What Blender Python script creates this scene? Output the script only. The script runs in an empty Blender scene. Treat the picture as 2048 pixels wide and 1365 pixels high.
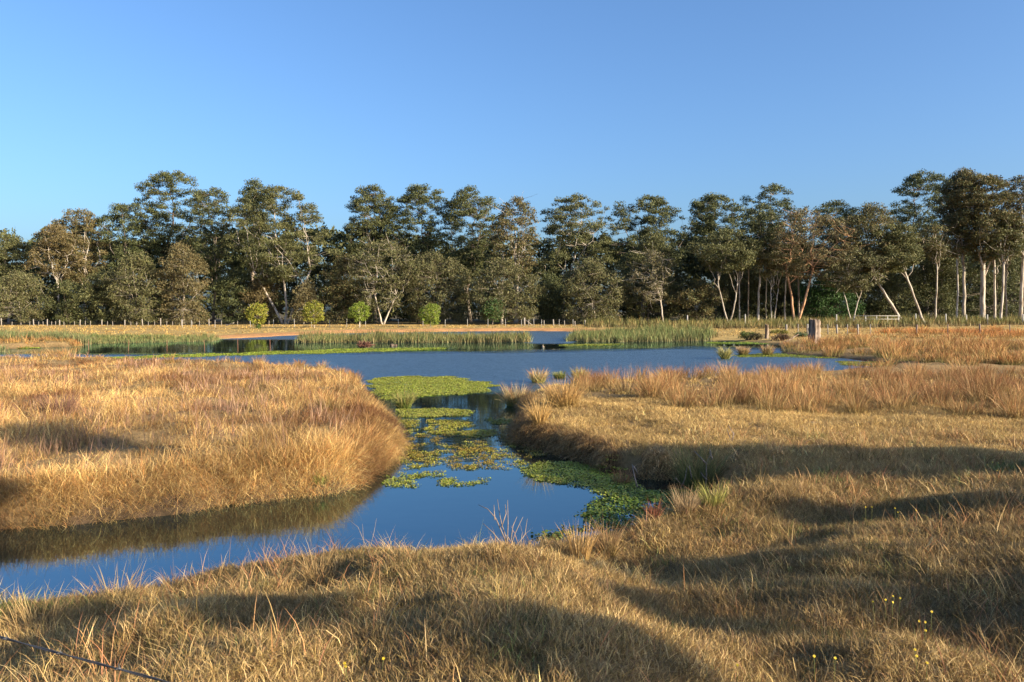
import bpy, math, random
import numpy as np
from math import radians, sin, cos, tan, pi, sqrt

# ------------------------------------------------------------------ camera, sky, sun, exposure
H = 2.8            # eye height over the pond
F = 1593.0         # focal length in pixels of the 2048 px wide photograph
VH = 620.0         # row of the horizon
S = bpy.context.scene
COL = S.collection
cam_d = bpy.data.cameras.new('camera'); cam = bpy.data.objects.new('camera', cam_d); COL.objects.link(cam)
cam.location = (0, 0, H); cam.rotation_euler = (radians(90), 0, 0)
cam_d.sensor_width = 36.0; cam_d.lens = 36.0 * F / 2048.0
cam_d.shift_y = -(682.5 - VH) / 2048.0
cam_d.clip_start = 0.05; cam_d.clip_end = 4000
S.camera = cam

SUN_AZ = radians(118)      # clockwise from +Y: behind the viewer, to the right
SUN_EL = radians(18)
W = bpy.data.worlds.new('World'); S.world = W; W.use_nodes = True
nt = W.node_tree; nt.nodes.clear()
wo = nt.nodes.new('ShaderNodeOutputWorld'); bg = nt.nodes.new('ShaderNodeBackground')
sky = nt.nodes.new('ShaderNodeTexSky'); sky.sky_type = 'NISHITA'; sky.sun_disc = False
sky.sun_elevation = SUN_EL; sky.sun_rotation = SUN_AZ
sky.altitude = 0; sky.air_density = 1.0; sky.dust_density = 2.6; sky.ozone_density = 6.0
hs = nt.nodes.new('ShaderNodeHueSaturation'); hs.inputs['Saturation'].default_value = 1.0
nt.links.new(sky.outputs[0], hs.inputs['Color']); nt.links.new(hs.outputs[0], bg.inputs['Color'])
bg.inputs['Strength'].default_value = 0.111
nt.links.new(bg.outputs[0], wo.inputs['Surface'])

sun_d = bpy.data.lights.new('sun', 'SUN'); sun = bpy.data.objects.new('sun', sun_d); COL.objects.link(sun)
sun_d.energy = 5.0; sun_d.angle = radians(0.55); sun_d.color = (1.0, 0.86, 0.63)
SD = np.array([sin(SUN_AZ) * cos(SUN_EL), cos(SUN_AZ) * cos(SUN_EL), sin(SUN_EL)])   # towards the sun
from mathutils import Vector
sun.rotation_euler = Vector(SD).to_track_quat('Z', 'Y').to_euler()
sun.location = (30, -30, 40)

S.view_settings.view_transform = 'Standard'; S.view_settings.look = 'None'
S.view_settings.exposure = 1.25; S.view_settings.gamma = 1.0
S.view_settings.use_curve_mapping = False
S.cycles.max_bounces = 4; S.cycles.diffuse_bounces = 2; S.cycles.glossy_bounces = 2
S.cycles.transparent_max_bounces = 4; S.cycles.transmission_bounces = 2
S.cycles.sample_clamp_indirect = 4.0

rng = np.random.default_rng(7)

# ------------------------------------------------------------------ small tools
def PX(u, D): return (u - 1024.0) / F * D
def ground_pt(u, v, z=0.0):
    D = (H - z) * F / (v - VH); return (PX(u, D), D)
def ZV(v, D): return H + (VH - v) / F * D

def _hash(ix, iy, seed):
    n = (ix.astype(np.int64) * 374761393 + iy.astype(np.int64) * 668265263 + seed * 1442695041) & 0x7fffffff
    n = ((n ^ (n >> 13)) * 1274126177) & 0x7fffffff
    return ((n ^ (n >> 16)) & 0xffff) / 65535.0
def vnoise(x, y, seed=0):
    x = np.asarray(x, float); y = np.asarray(y, float)
    ix = np.floor(x); iy = np.floor(y); fx = x - ix; fy = y - iy
    fx = fx * fx * (3 - 2 * fx); fy = fy * fy * (3 - 2 * fy)
    a = _hash(ix, iy, seed); b = _hash(ix + 1, iy, seed); c = _hash(ix, iy + 1, seed); d = _hash(ix + 1, iy + 1, seed)
    return (a + (b - a) * fx) * (1 - fy) + (c + (d - c) * fx) * fy - 0.5
def fbm(x, y, seed=0, octs=3):
    s = 0; a = 1.0; f = 1.0
    for k in range(octs):
        s = s + a * vnoise(np.asarray(x) * f, np.asarray(y) * f, seed + k * 17); a *= 0.5; f *= 2.07
    return s
def smooth(e0, e1, x):
    t = np.clip((np.asarray(x, float) - e0) / (e1 - e0), 0, 1); return t * t * (3 - 2 * t)

def in_poly(x, y, poly):
    x = np.asarray(x); y = np.asarray(y); ins = np.zeros(x.shape, bool)
    n = len(poly)
    for i in range(n):
        x0, y0 = poly[i]; x1, y1 = poly[(i + 1) % n]
        if y0 == y1: continue
        c = ((y0 > y) != (y1 > y)) & (x < (x1 - x0) * (y - y0) / (y1 - y0) + x0)
        ins ^= c
    return ins
def poly_dist(x, y, poly):
    x = np.asarray(x); y = np.asarray(y); best = np.full(x.shape, 1e18)
    n = len(poly)
    for i in range(n):
        x0, y0 = poly[i]; x1, y1 = poly[(i + 1) % n]
        dx, dy = x1 - x0, y1 - y0; L = dx * dx + dy * dy + 1e-12
        t = np.clip(((x - x0) * dx + (y - y0) * dy) / L, 0, 1)
        best = np.minimum(best, (x - x0 - t * dx) ** 2 + (y - y0 - t * dy) ** 2)
    return np.sqrt(best)
def sdf(x, y, poly):
    d = poly_dist(x, y, poly); return np.where(in_poly(x, y, poly), -d, d)

def new_mesh(name, verts, faces_flat, sizes, col=None, smooth_shade=False):
    me = bpy.data.meshes.new(name)
    verts = np.asarray(verts, np.float32); nv = len(verts)
    faces_flat = np.asarray(faces_flat, np.int32); sizes = np.asarray(sizes, np.int32)
    me.vertices.add(nv); me.vertices.foreach_set('co', verts.ravel())
    me.loops.add(len(faces_flat)); me.loops.foreach_set('vertex_index', faces_flat)
    me.polygons.add(len(sizes))
    st = np.zeros(len(sizes), np.int32); st[1:] = np.cumsum(sizes)[:-1]
    me.polygons.foreach_set('loop_start', st)
    try: me.polygons.foreach_set('loop_total', sizes)
    except Exception: pass
    if smooth_shade: me.polygons.foreach_set('use_smooth', np.ones(len(sizes), bool))
    if col is not None:
        a = me.attributes.new('Col', 'FLOAT_COLOR', 'POINT')
        c = np.ones((nv, 4), np.float32); c[:, :3] = col
        a.data.foreach_set('color', c.ravel())
    me.update(calc_edges=True); me.validate()
    return me
def link(name, me, mat=None, parent=None, col=COL):
    o = bpy.data.objects.new(name, me)
    if mat is not None and me is not None and len(me.materials) == 0: me.materials.append(mat)
    if col is not None: col.objects.link(o)
    if parent is not None: o.parent = parent
    return o
def tag(o, label=None, cat=None, group=None, kind=None):
    if label: o['label'] = label
    if cat: o['category'] = cat
    if group: o['group'] = group
    if kind: o['kind'] = kind
    return o
def empty(name, loc):
    o = bpy.data.objects.new(name, None); COL.objects.link(o); o.location = loc; o.empty_display_size = 0.2; return o

class MB:
    """collects geometry for one mesh"""
    def __init__(s): s.v = []; s.f = []; s.s = []; s.c = []; s.n = 0
    def add(s, v, f, sz, c):
        v = np.asarray(v, float); s.v.append(v); s.f.append(np.asarray(f).ravel() + s.n); s.s.append(np.asarray(sz))
        c = np.asarray(c, float); s.c.append(np.broadcast_to(c, (len(v), 3))); s.n += len(v)
    def tube(s, pts, rad, sides=5, c=(1, 1, 1), cap=True):
        pts = np.asarray(pts, float); rad = np.broadcast_to(np.asarray(rad, float), (len(pts),)); n = len(pts)
        t = np.gradient(pts, axis=0); t /= np.linalg.norm(t, axis=1)[:, None] + 1e-9
        ref = np.array([0.31, 0.95, 0.05]) if abs(t[0][2]) > 0.7 else np.array([0, 0, 1.0])
        a = np.cross(t, ref); a /= np.linalg.norm(a, axis=1)[:, None] + 1e-9
        b = np.cross(t, a)
        ang = np.arange(sides) * 2 * pi / sides
        ring = pts[:, None, :] + rad[:, None, None] * (np.cos(ang)[None, :, None] * a[:, None, :] + np.sin(ang)[None, :, None] * b[:, None, :])
        v = ring.reshape(-1, 3)
        i = np.arange(n - 1)[:, None] * sides; j = np.arange(sides)[None, :]; j2 = (j + 1) % sides
        f = np.stack([i + j, i + j2, i + sides + j2, i + sides + j], -1).reshape(-1, 4)
        ff = list(f.ravel()); sz = [4] * len(f)
        if cap:
            ff += list(range(sides))[::-1] + [(n - 1) * sides + k for k in range(sides)]; sz += [sides, sides]
        s.add(v, ff, sz, c)
    def box(s, c, d, col=(1, 1, 1), rz=0):
        x, y, z = [k / 2 for k in d]
        v = np.array([[-x, -y, -z], [x, -y, -z], [x, y, -z], [-x, y, -z], [-x, -y, z], [x, -y, z], [x, y, z], [-x, y, z]])
        R = np.array([[cos(rz), -sin(rz), 0], [sin(rz), cos(rz), 0], [0, 0, 1]])
        v = v @ R.T + np.array(c)
        s.add(v, [0, 3, 2, 1, 4, 5, 6, 7, 0, 1, 5, 4, 1, 2, 6, 5, 2, 3, 7, 6, 3, 0, 4, 7], [4] * 6, col)
    def mesh(s, name, smooth_shade=False):
        return new_mesh(name, np.concatenate(s.v), np.concatenate(s.f), np.concatenate(s.s), np.concatenate(s.c), smooth_shade)

# ------------------------------------------------------------------ materials
def base_mat(name):
    m = bpy.data.materials.new(name); m.use_nodes = True
    t = m.node_tree; t.nodes.clear(); o = t.nodes.new('ShaderNodeOutputMaterial')
    return m, t, o
def N(t, typ, **kw):
    n = t.nodes.new(typ)
    for k, v in kw.items(): setattr(n, k, v)
    return n
def mul(t, a, b):
    m = N(t, 'ShaderNodeMix', data_type='RGBA', blend_type='MULTIPLY'); m.inputs[0].default_value = 1.0
    t.links.new(a, m.inputs[6]); t.links.new(b, m.inputs[7]); return m.outputs[2]
def foliage_mat(name, transl=0.25, tinted=True, rough=0.65, var=0.0, vscale=1.0, spec=0.25):
    m, t, o = base_mat(name)
    a = N(t, 'ShaderNodeAttribute', attribute_name='Col'); c = a.outputs['Color']
    if tinted:
        b = N(t, 'ShaderNodeAttribute', attribute_name='tint', attribute_type='INSTANCER'); c = mul(t, c, b.outputs['Color'])
    if var > 0:
        g = N(t, 'ShaderNodeNewGeometry'); n = N(t, 'ShaderNodeTexNoise'); n.inputs['Scale'].default_value = vscale; n.inputs['Detail'].default_value = 3
        t.links.new(g.outputs['Position'], n.inputs['Vector'])
        r = N(t, 'ShaderNodeMapRange'); r.inputs[1].default_value = 0.3; r.inputs[2].default_value = 0.7; r.inputs[3].default_value = 1 - var; r.inputs[4].default_value = 1 + var
        t.links.new(n.outputs['Fac'], r.inputs[0]); c = mul(t, c, r.outputs[0])
    p = N(t, 'ShaderNodeBsdfPrincipled'); p.inputs['Roughness'].default_value = rough; p.inputs['Specular IOR Level'].default_value = spec
    t.links.new(c, p.inputs['Base Color'])
    if transl > 0:
        tr = N(t, 'ShaderNodeBsdfTranslucent'); t.links.new(c, tr.inputs['Color'])
        mx = N(t, 'ShaderNodeMixShader'); mx.inputs[0].default_value = transl
        t.links.new(p.outputs[0], mx.inputs[1]); t.links.new(tr.outputs[0], mx.inputs[2]); t.links.new(mx.outputs[0], o.inputs[0])
    else: t.links.new(p.outputs[0], o.inputs[0])
    return m
def bark_mat(name):
    m, t, o = base_mat(name)
    a = N(t, 'ShaderNodeAttribute', attribute_name='Col')
    g = N(t, 'ShaderNodeNewGeometry'); mp = N(t, 'ShaderNodeMapping'); mp.inputs['Scale'].default_value = (3.0, 3.0, 0.7)
    t.links.new(g.outputs['Position'], mp.inputs['Vector'])
    n = N(t, 'ShaderNodeTexNoise'); n.inputs['Scale'].default_value = 1.0; n.inputs['Detail'].default_value = 5
    t.links.new(mp.outputs[0], n.inputs['Vector'])
    r = N(t, 'ShaderNodeValToRGB'); e = r.color_ramp.elements
    e[0].position = 0.32; e[0].color = (0.35, 0.27, 0.2, 1); e[1].position = 0.55; e[1].color = (1, 1, 1, 1)
    t.links.new(n.outputs['Fac'], r.inputs[0])
    p = N(t, 'ShaderNodeBsdfPrincipled'); p.inputs['Roughness'].default_value = 0.8; p.inputs['Specular IOR Level'].default_value = 0.2
    t.links.new(mul(t, a.outputs['Color'], r.outputs[0]), p.inputs['Base Color'])
    b = N(t, 'ShaderNodeBump'); b.inputs['Strength'].default_value = 0.5; b.inputs['Distance'].default_value = 0.05
    t.links.new(n.outputs['Fac'], b.inputs['Height']); t.links.new(b.outputs[0], p.inputs['Normal'])
    t.links.new(p.outputs[0], o.inputs[0]); return m

M_GRASS = foliage_mat('dry_grass', 0.22, tinted=False)
M_TUSS = foliage_mat('rush', 0.2, tinted=False, var=0.15, vscale=1.5)
M_REED = foliage_mat('reed', 0.2, tinted=False)
M_WEED = foliage_mat('floating_leaf', 0.15, rough=0.45, spec=0.35)
M_LEAF = foliage_mat('tree_leaf', 0.18, tinted=False, rough=0.6)
M_BARK = bark_mat('bark')
def plain_mat(name, col, rough=0.8, metal=0.0, nscale=20, namp=0.25, bump=0.2):
    m, t, o = base_mat(name)
    g = N(t, 'ShaderNodeNewGeometry'); n = N(t, 'ShaderNodeTexNoise'); n.inputs['Scale'].default_value = nscale; n.inputs['Detail'].default_value = 4
    t.links.new(g.outputs['Position'], n.inputs['Vector'])
    r = N(t, 'ShaderNodeMapRange'); r.inputs[1].default_value = 0.3; r.inputs[2].default_value = 0.7; r.inputs[3].default_value = 1 - namp; r.inputs[4].default_value = 1 + namp
    t.links.new(n.outputs['Fac'], r.inputs[0])
    c = N(t, 'ShaderNodeRGB'); c.outputs[0].default_value = (*col, 1)
    p = N(t, 'ShaderNodeBsdfPrincipled'); p.inputs['Roughness'].default_value = rough; p.inputs['Metallic'].default_value = metal
    t.links.new(mul(t, c.outputs[0], r.outputs[0]), p.inputs['Base Color'])
    b = N(t, 'ShaderNodeBump'); b.inputs['Strength'].default_value = bump; b.inputs['Distance'].default_value = 0.01
    t.links.new(n.outputs['Fac'], b.inputs['Height']); t.links.new(b.outputs[0], p.inputs['Normal'])
    t.links.new(p.outputs[0], o.inputs[0]); return m
M_POST = plain_mat('weathered_timber', (0.27, 0.23, 0.19))
M_POSTD = plain_mat('dark_timber', (0.17, 0.11, 0.08))
M_WHITE = plain_mat('pale_post', (0.40, 0.37, 0.33))
M_RUST = plain_mat('rusty_steel', (0.22, 0.09, 0.05))
M_WIRE = plain_mat('galvanised_wire', (0.07, 0.07, 0.075), 0.6, 0.3)
M_YELLOW = plain_mat('yellow_petal', (0.65, 0.46, 0.02), 0.6, 0, 60, 0.1, 0)
M_TWIG = plain_mat('dead_twig', (0.20, 0.15, 0.12))

# ------------------------------------------------------------------ lie of the land (water level z = 0)
WATER_PX = [
    # near channel, near shore, left to right
    (-1500, 1170), (-700, 1195), (-300, 1205), (60, 1212), (200, 1190), (400, 1150), (600, 1132), (760, 1126), (1000, 1118), (1110, 1105),
    (1230, 1078), (1320, 1060), (1380, 1030), (1440, 995), (1452, 972),
    # right bank of the inlet and promontory
    (1380, 960), (1280, 958), (1215, 945), (1150, 918), (1095, 905), (1040, 885), (1035, 865), (1055, 835), (1040, 812), (1075, 790),
    (1150, 780), (1250, 772), (1400, 764), (1560, 752), (1660, 745), (1740, 737), (1790, 732),
    # far side of the right-hand inlet
    (1785, 728), (1740, 724), (1690, 718), (1560, 708), (1560, 690), (1480, 684), (1420, 682), (1250, 676), (1180, 668), (1155, 664),
    # far bank
    (1050, 662.5), (900, 664), (700, 667), (590, 671), (500, 676), (430, 679), (300, 683), (185, 685), (150, 694), (60, 696), (0, 700), (-100, 703), (-500, 706),
    # far edge of the left bank
    (-500, 716), (0, 723), (300, 727), (520, 735), (660, 744), (715, 757), (722, 775), (742, 800), (765, 835), (778, 865), (800, 895), (780, 925), (745, 955),
    (715, 972), (680, 985), (560, 998), (300, 1030), (100, 1052), (0, 1060), (-300, 1075), (-800, 1085), (-1500, 1080)]
WATER = [ground_pt(u, v) for u, v in WATER_PX]
WARR = WATER

def zones(x, y):
    """weights of the left bank, the near bank and the right bank"""
    left = (smooth(-1.0, -2.0, x - (y - 12) * 0.0) * smooth(9.0, 10.0, y) * smooth(60, 46, y))
    return left
def hgt(x, y, d=None):
    x = np.asarray(x, float); y = np.asarray(y, float)
    if d is None: d = sdf(x, y, WARR)
    wob = (0.25 * fbm(x * 0.9, y * 0.9, 5, 3) + 0.16 * fbm(x * 2.4, y * 2.4, 6, 2) * smooth(40, 20, y)) * smooth(200, 10, y)
    dd = d + wob
    near = smooth(9.5, 8.0, y - np.clip(x, 0, 8) * 0.35)            # the bank the viewer stands on
    leftb = smooth(1.0, -1.0, x) * smooth(9.3, 10.2, y) * smooth(62, 52, y)
    prom = smooth(-0.5, 0.5, x) * smooth(12.4, 13.4, y) * smooth(27, 20, y)
    farb = smooth(60, 75, y)
    hb = 0.42 + 0.0 * x
    hb = hb + 0.16 * leftb * smooth(26, 14, y) - 0.16 * leftb * smooth(24, 36, y) - near * (0.05 + 0.19 * smooth(0.2, 1.4, x) + 0.17 * smooth(-1.8, -3.6, x)) + 0.02 * prom
    hb = hb - 0.25 * smooth(26, 34, y) * smooth(0, 3, x) * (1 - farb) - 0.26 * farb
    wdt = 0.36 + 0.25 * near - 0.22 * prom + 1.6 * farb
    up = hb * (1 - np.exp(-np.clip(dd, 0, 50) / wdt))
    # the near bank climbs towards the viewer
    up = up + 0.55 * near * smooth(0.9, 5.0, d) + 0.35 * smooth(3.0, -4.0, y)
    up = up + 0.20 * np.exp(-((x + 0.85) ** 2 / 0.35 + (y - 7.3) ** 2 / 0.6)) + 0.05 * np.exp(-((x - 0.0) ** 2 / 0.2 + (y - 7.4) ** 2 / 0.5)) - 0.17 * near * np.exp(-((x - 1.3) ** 2 / 1.3 + (y - 8.2) ** 2 / 1.6))
    # gentle hummocks
    lump = (0.17 + 0.12 * leftb) * fbm(x * 0.55, y * 0.55, 21, 3) + (0.12 + 0.03 * near + 0.10 * leftb) * fbm(x * 1.3, y * 1.3, 31, 2)
    up = up + lump * smooth(0.0, 1.2, d) * smooth(160, 40, y) * (0.7 + 0.5 * near)
    up = up + 0.5 * smooth(110, 135, y) * smooth(20, 60, x) + 0.04 * smooth(75, 130, y)
    # raised rim of orange earth on the far bank
    up = up + 0.12 * smooth(0.5, 4, d) * smooth(92, 100, y) * smooth(24, 16, x) * smooth(-60, -30, x)
    dn = -0.9 * (1 - np.exp(np.clip(dd, -20, 0) / 0.8))
    h = np.where(dd > 0, up + 0.012, dn)
    return h

def axis(parts):
    out = [parts[0][0]]
    for a, b, st in parts:
        n = max(1, int(round((b - a) / st))); out += list(np.linspace(a, b, n + 1)[1:])
    return np.array(out)
gx = axis([(-420, -120, 20), (-120, -50, 2.5), (-50, -14, 0.8), (-14, 12, 0.32), (12, 45, 0.8), (45, 120, 2.5), (120, 420, 20)])
gy = axis([(-120, -12, 6), (-12, 2, 0.6), (2, 30, 0.30), (30, 80, 0.7), (80, 140, 1.6), (140, 200, 6), (200, 800, 40)])
X, Y = np.meshgrid(gx, gy); xf, yf = X.ravel(), Y.ravel()
dG = sdf(xf, yf, WARR); zG = hgt(xf, yf, dG)
nx, ny = len(gx), len(gy)
i, j = np.meshgrid(np.arange(nx - 1), np.arange(ny - 1)); k = (j * nx + i).ravel()
faces = np.stack([k, k + 1, k + nx + 1, k + nx], -1)
# colours of the ground itself: mud, thatch, dry pasture, orange earth
mud = np.array([0.07, 0.045, 0.028]); thatch = np.array([0.26, 0.17, 0.075]); past = np.array([0.38, 0.26, 0.095]); earth = np.array([0.50, 0.25, 0.10])
nz = fbm(xf * 0.35, yf * 0.35, 3, 4)[:, None]
gc = thatch * (1 + 0.35 * nz)
wfar = smooth(62, 74, yf + 3 * fbm(xf * .2, yf * .2, 8))[:, None]
gc = gc * (1 - wfar) + past * (1 + 0.25 * nz) * wfar
edge = (smooth(0.30, 0.0, dG) * smooth(70, 40, yf))[:, None]; gc = gc * (1 - edge) + mud * edge
ebank = (smooth(6.5, 3.5, dG + 1.2 * fbm(xf * .25, yf * .6, 12)) * smooth(76, 80, yf) * smooth(24, 16, xf) * smooth(-38, -28, xf))[:, None]
gc = gc * (1 - ebank) + earth * (1 + 0.3 * nz) * ebank
uw = smooth(0.0, -0.1, zG)[:, None]; gc = gc * (1 - uw) + np.array([0.045, 0.032, 0.018]) * uw
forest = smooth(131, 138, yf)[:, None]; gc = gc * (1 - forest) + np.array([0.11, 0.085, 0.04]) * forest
gme = new_mesh('ground', np.stack([xf, yf, zG], -1), faces.ravel(), np.full(len(faces), 4), np.clip(gc, 0, 1), True)
def ground_mat():
    m, t, o = base_mat('ground_soil')
    a = N(t, 'ShaderNodeAttribute', attribute_name='Col'); g = N(t, 'ShaderNodeNewGeometry')
    n1 = N(t, 'ShaderNodeTexNoise'); n1.inputs['Scale'].default_value = 9; n1.inputs['Detail'].default_value = 6; n1.inputs['Roughness'].default_value = 0.7
    n2 = N(t, 'ShaderNodeTexNoise'); n2.inputs['Scale'].default_value = 0.9; n2.inputs['Detail'].default_value = 6; n2.inputs['Roughness'].default_value = 0.7
    for n in (n1, n2): t.links.new(g.outputs['Position'], n.inputs['Vector'])
    c = a.outputs['Color']
    for n, lo, hi in ((n1, 0.6, 1.4), (n2, 0.72, 1.28)):
        r = N(t, 'ShaderNodeMapRange'); r.inputs[1].default_value = 0.3; r.inputs[2].default_value = 0.7; r.inputs[3].default_value = lo; r.inputs[4].default_value = hi
        t.links.new(n.outputs['Fac'], r.inputs[0]); c = mul(t, c, r.outputs[0])
    p = N(t, 'ShaderNodeBsdfPrincipled'); p.inputs['Roughness'].default_value = 0.95; p.inputs['Specular IOR Level'].default_value = 0.1
    t.links.new(c, p.inputs['Base Color'])
    b = N(t, 'ShaderNodeBump'); b.inputs['Strength'].default_value = 0.8; b.inputs['Distance'].default_value = 0.06
    t.links.new(n1.outputs['Fac'], b.inputs['Height']); t.links.new(b.outputs[0], p.inputs['Normal'])
    t.links.new(p.outputs[0], o.inputs[0]); return m
ground = link('ground', gme, ground_mat()); tag(ground, 'dry grassy pasture and muddy banks around the pond', kind='structure')

def water_mat():
    m, t, o = base_mat('pond_water')
    g = N(t, 'ShaderNodeNewGeometry')
    sx = N(t, 'ShaderNodeSeparateXYZ'); t.links.new(g.outputs['Position'], sx.inputs[0])
    # where the breeze ruffles the pond: a band across the middle and the strip behind the reeds
    nd = N(t, 'ShaderNodeTexNoise'); nd.inputs['Scale'].default_value = 0.12; nd.inputs['Detail'].default_value = 2; t.links.new(g.outputs['Position'], nd.inputs['Vector'])
    def math_(op, a, b=None, c=None):
        n = N(t, 'ShaderNodeMath', operation=op)
        for k, q in enumerate((a, b, c)):
            if q is None: continue
            if isinstance(q, (int, float)): n.inputs[k].default_value = q
            else: t.links.new(q, n.inputs[k])
        return n.outputs[0]
    def sm(v, e0, e1):
        r = N(t, 'ShaderNodeMapRange', interpolation_type='SMOOTHSTEP'); r.inputs[1].default_value = e0; r.inputs[2].default_value = e1
        t.links.new(v, r.inputs[0]); return r.outputs[0]
    yy = math_('ADD', sx.outputs[1], math_('MULTIPLY', math_('SUBTRACT', nd.outputs['Fac'], 0.5), 14.0))
    yy = math_('SUBTRACT', yy, math_('MULTIPLY', sx.outputs[0], 0.2))
    band = math_('MULTIPLY', sm(yy, 26.0, 31.0), math_('SUBTRACT', 1.0, sm(yy, 50.0, 58.0)))
    band2 = sm(math_('ADD', sx.outputs[1], math_('MULTIPLY', math_('MULTIPLY', sm(sx.outputs[0], -1.0, 2.0), math_('SUBTRACT', 1.0, sm(sx.outputs[0], 4.5, 7.0))), 9.0)), 73.0, 77.0)
    amp = math_('ADD', math_('MAXIMUM', band, band2), 0.008)
    mp = N(t, 'ShaderNodeMapping'); mp.inputs['Scale'].default_value = (2.6, 4.6, 1.0); t.links.new(g.outputs['Position'], mp.inputs['Vector'])
    w = N(t, 'ShaderNodeTexNoise'); w.inputs['Scale'].default_value = 1.0; w.inputs['Detail'].default_value = 4; w.inputs['Roughness'].default_value = 0.55; w.inputs['Distortion'].default_value = 0.4
    t.links.new(mp.outputs[0], w.inputs['Vector'])
    hgt_ = math_('MULTIPLY', w.outputs['Fac'], amp)
    b = N(t, 'ShaderNodeBump'); b.inputs['Strength'].default_value = 1.0; b.inputs['Distance'].default_value = 0.16; t.links.new(hgt_, b.inputs['Height'])
    fr = N(t, 'ShaderNodeFresnel'); fr.inputs['IOR'].default_value = 3.0; t.links.new(b.outputs[0], fr.inputs['Normal'])
    gl = N(t, 'ShaderNodeBsdfGlossy'); gl.inputs['Roughness'].default_value = 0.02; gl.inputs['Color'].default_value = (0.70, 0.92, 1.0, 1); t.links.new(b.outputs[0], gl.inputs['Normal'])
    t.links.new(math_('ADD', 0.015, math_('MULTIPLY', math_('MAXIMUM', band, band2), 0.31)), gl.inputs['Roughness'])
    df = N(t, 'ShaderNodeBsdfDiffuse'); df.inputs['Color'].default_value = (0.008, 0.010, 0.011, 1)
    mx = N(t, 'ShaderNodeMixShader'); t.links.new(fr.outputs[0], mx.inputs[0]); t.links.new(df.outputs[0], mx.inputs[1]); t.links.new(gl.outputs[0], mx.inputs[2])
    t.links.new(mx.outputs[0], o.inputs[0]); return m
wv = [(-90, 5.5, 0), (60, 5.5, 0), (60, 118, 0), (-90, 118, 0)]
water = link('pond_water', new_mesh('pond_water', wv, [0, 1, 2, 3], [4]), water_mat()); tag(water, 'blue pond with its narrow channel winding to the viewer', kind='structure')

# ------------------------------------------------------------------ plants made of blades
def blades(n, rad, L, Wd, lean, bend, cols, seed, segs=3, basec=None, tipw=0.25):
    """n curved blades rooted in a disc; returns mesh arrays"""
    r = np.random.default_rng(seed)
    a = r.uniform(0, 2 * pi, n); rr = rad * np.sqrt(r.uniform(0, 1, n)); P = np.stack([rr * np.cos(a), rr * np.sin(a), np.full(n, -0.03)], -1)
    az = a + r.normal(0, 0.7, n); ln = r.uniform(L[0], L[1], n); wd = r.uniform(Wd[0], Wd[1], n)
    th0 = np.abs(r.normal(0, lean, n)); bd = r.uniform(bend[0], bend[1], n)
    cols = np.asarray(cols); c = cols[r.integers(0, len(cols), n)] * r.uniform(0.75, 1.2, (n, 1))
    return blade_arrays(P, az, ln, wd, th0, bd, c, r, segs, basec, tipw)
def blade_arrays(P, az, ln, wd, th0, bd, c, r, segs, basec=None, tipw=0.25, tilt=None):
    n = len(P); pts = [P]; ca, sa = np.cos(az), np.sin(az)
    for k in range(segs):
        th = th0 + bd * (k + 0.5) / segs; st = (ln / segs)[:, None]
        dv = np.stack([np.sin(th) * ca, np.sin(th) * sa, np.cos(th)], -1)
        if tilt is not None: dv = dv + tilt * np.array([1, 1, 0]) + tilt * np.array([0, 0, 2.0 * (k + 0.5) / segs]); dv /= np.linalg.norm(dv, axis=1)[:, None]
        P = P + dv * st; pts.append(P)
    fa = r.uniform(0, pi, n); side = np.stack([np.cos(fa), np.sin(fa), np.zeros(n)], -1)
    V = []
    for k, p in enumerate(pts[:-1]):
        w = (wd * (1 - (1 - tipw) * (k / segs) ** 1.5) * 0.5)[:, None]
        V += [p - side * w, p + side * w]
    V.append(pts[-1]); V = np.stack(V, 1); m = 2 * segs + 1
    off = np.arange(n)[:, None] * m
    f = [[2 * k, 2 * k + 1, 2 * k + 3, 2 * k + 2] for k in range(segs - 1)]
    q = np.array(sum(f, []) + [2 * segs - 2, 2 * segs - 1, 2 * segs], int)
    Ff = (off + q[None]).reshape(-1); sz = np.tile(np.array([4] * (segs - 1) + [3]), n)
    C = np.repeat(c[:, None, :], m, 1).copy()
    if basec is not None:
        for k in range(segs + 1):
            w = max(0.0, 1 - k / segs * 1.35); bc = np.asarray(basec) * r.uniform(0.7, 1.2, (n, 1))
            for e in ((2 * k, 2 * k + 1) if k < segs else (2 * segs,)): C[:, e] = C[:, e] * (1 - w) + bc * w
    return V.reshape(-1, 3), Ff, sz, C.reshape(-1, 3)

STRAW = np.array([(0.56, 0.42, 0.19), (0.50, 0.37, 0.16), (0.41, 0.28, 0.12), (0.62, 0.48, 0.25), (0.34, 0.21, 0.10)])
STRAWY = np.array([(0.62, 0.46, 0.20), (0.52, 0.38, 0.15), (0.42, 0.29, 0.12), (0.68, 0.52, 0.26), (0.33, 0.25, 0.09), (0.36, 0.22, 0.11)])
RUSSET = np.array([(0.50, 0.27, 0.12), (0.42, 0.20, 0.095), (0.55, 0.33, 0.15), (0.36, 0.18, 0.10)])
REEDC = np.array([(0.095, 0.135, 0.04), (0.12, 0.155, 0.05), (0.08, 0.12, 0.045), (0.26, 0.20, 0.09), (0.15, 0.16, 0.055)])

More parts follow.
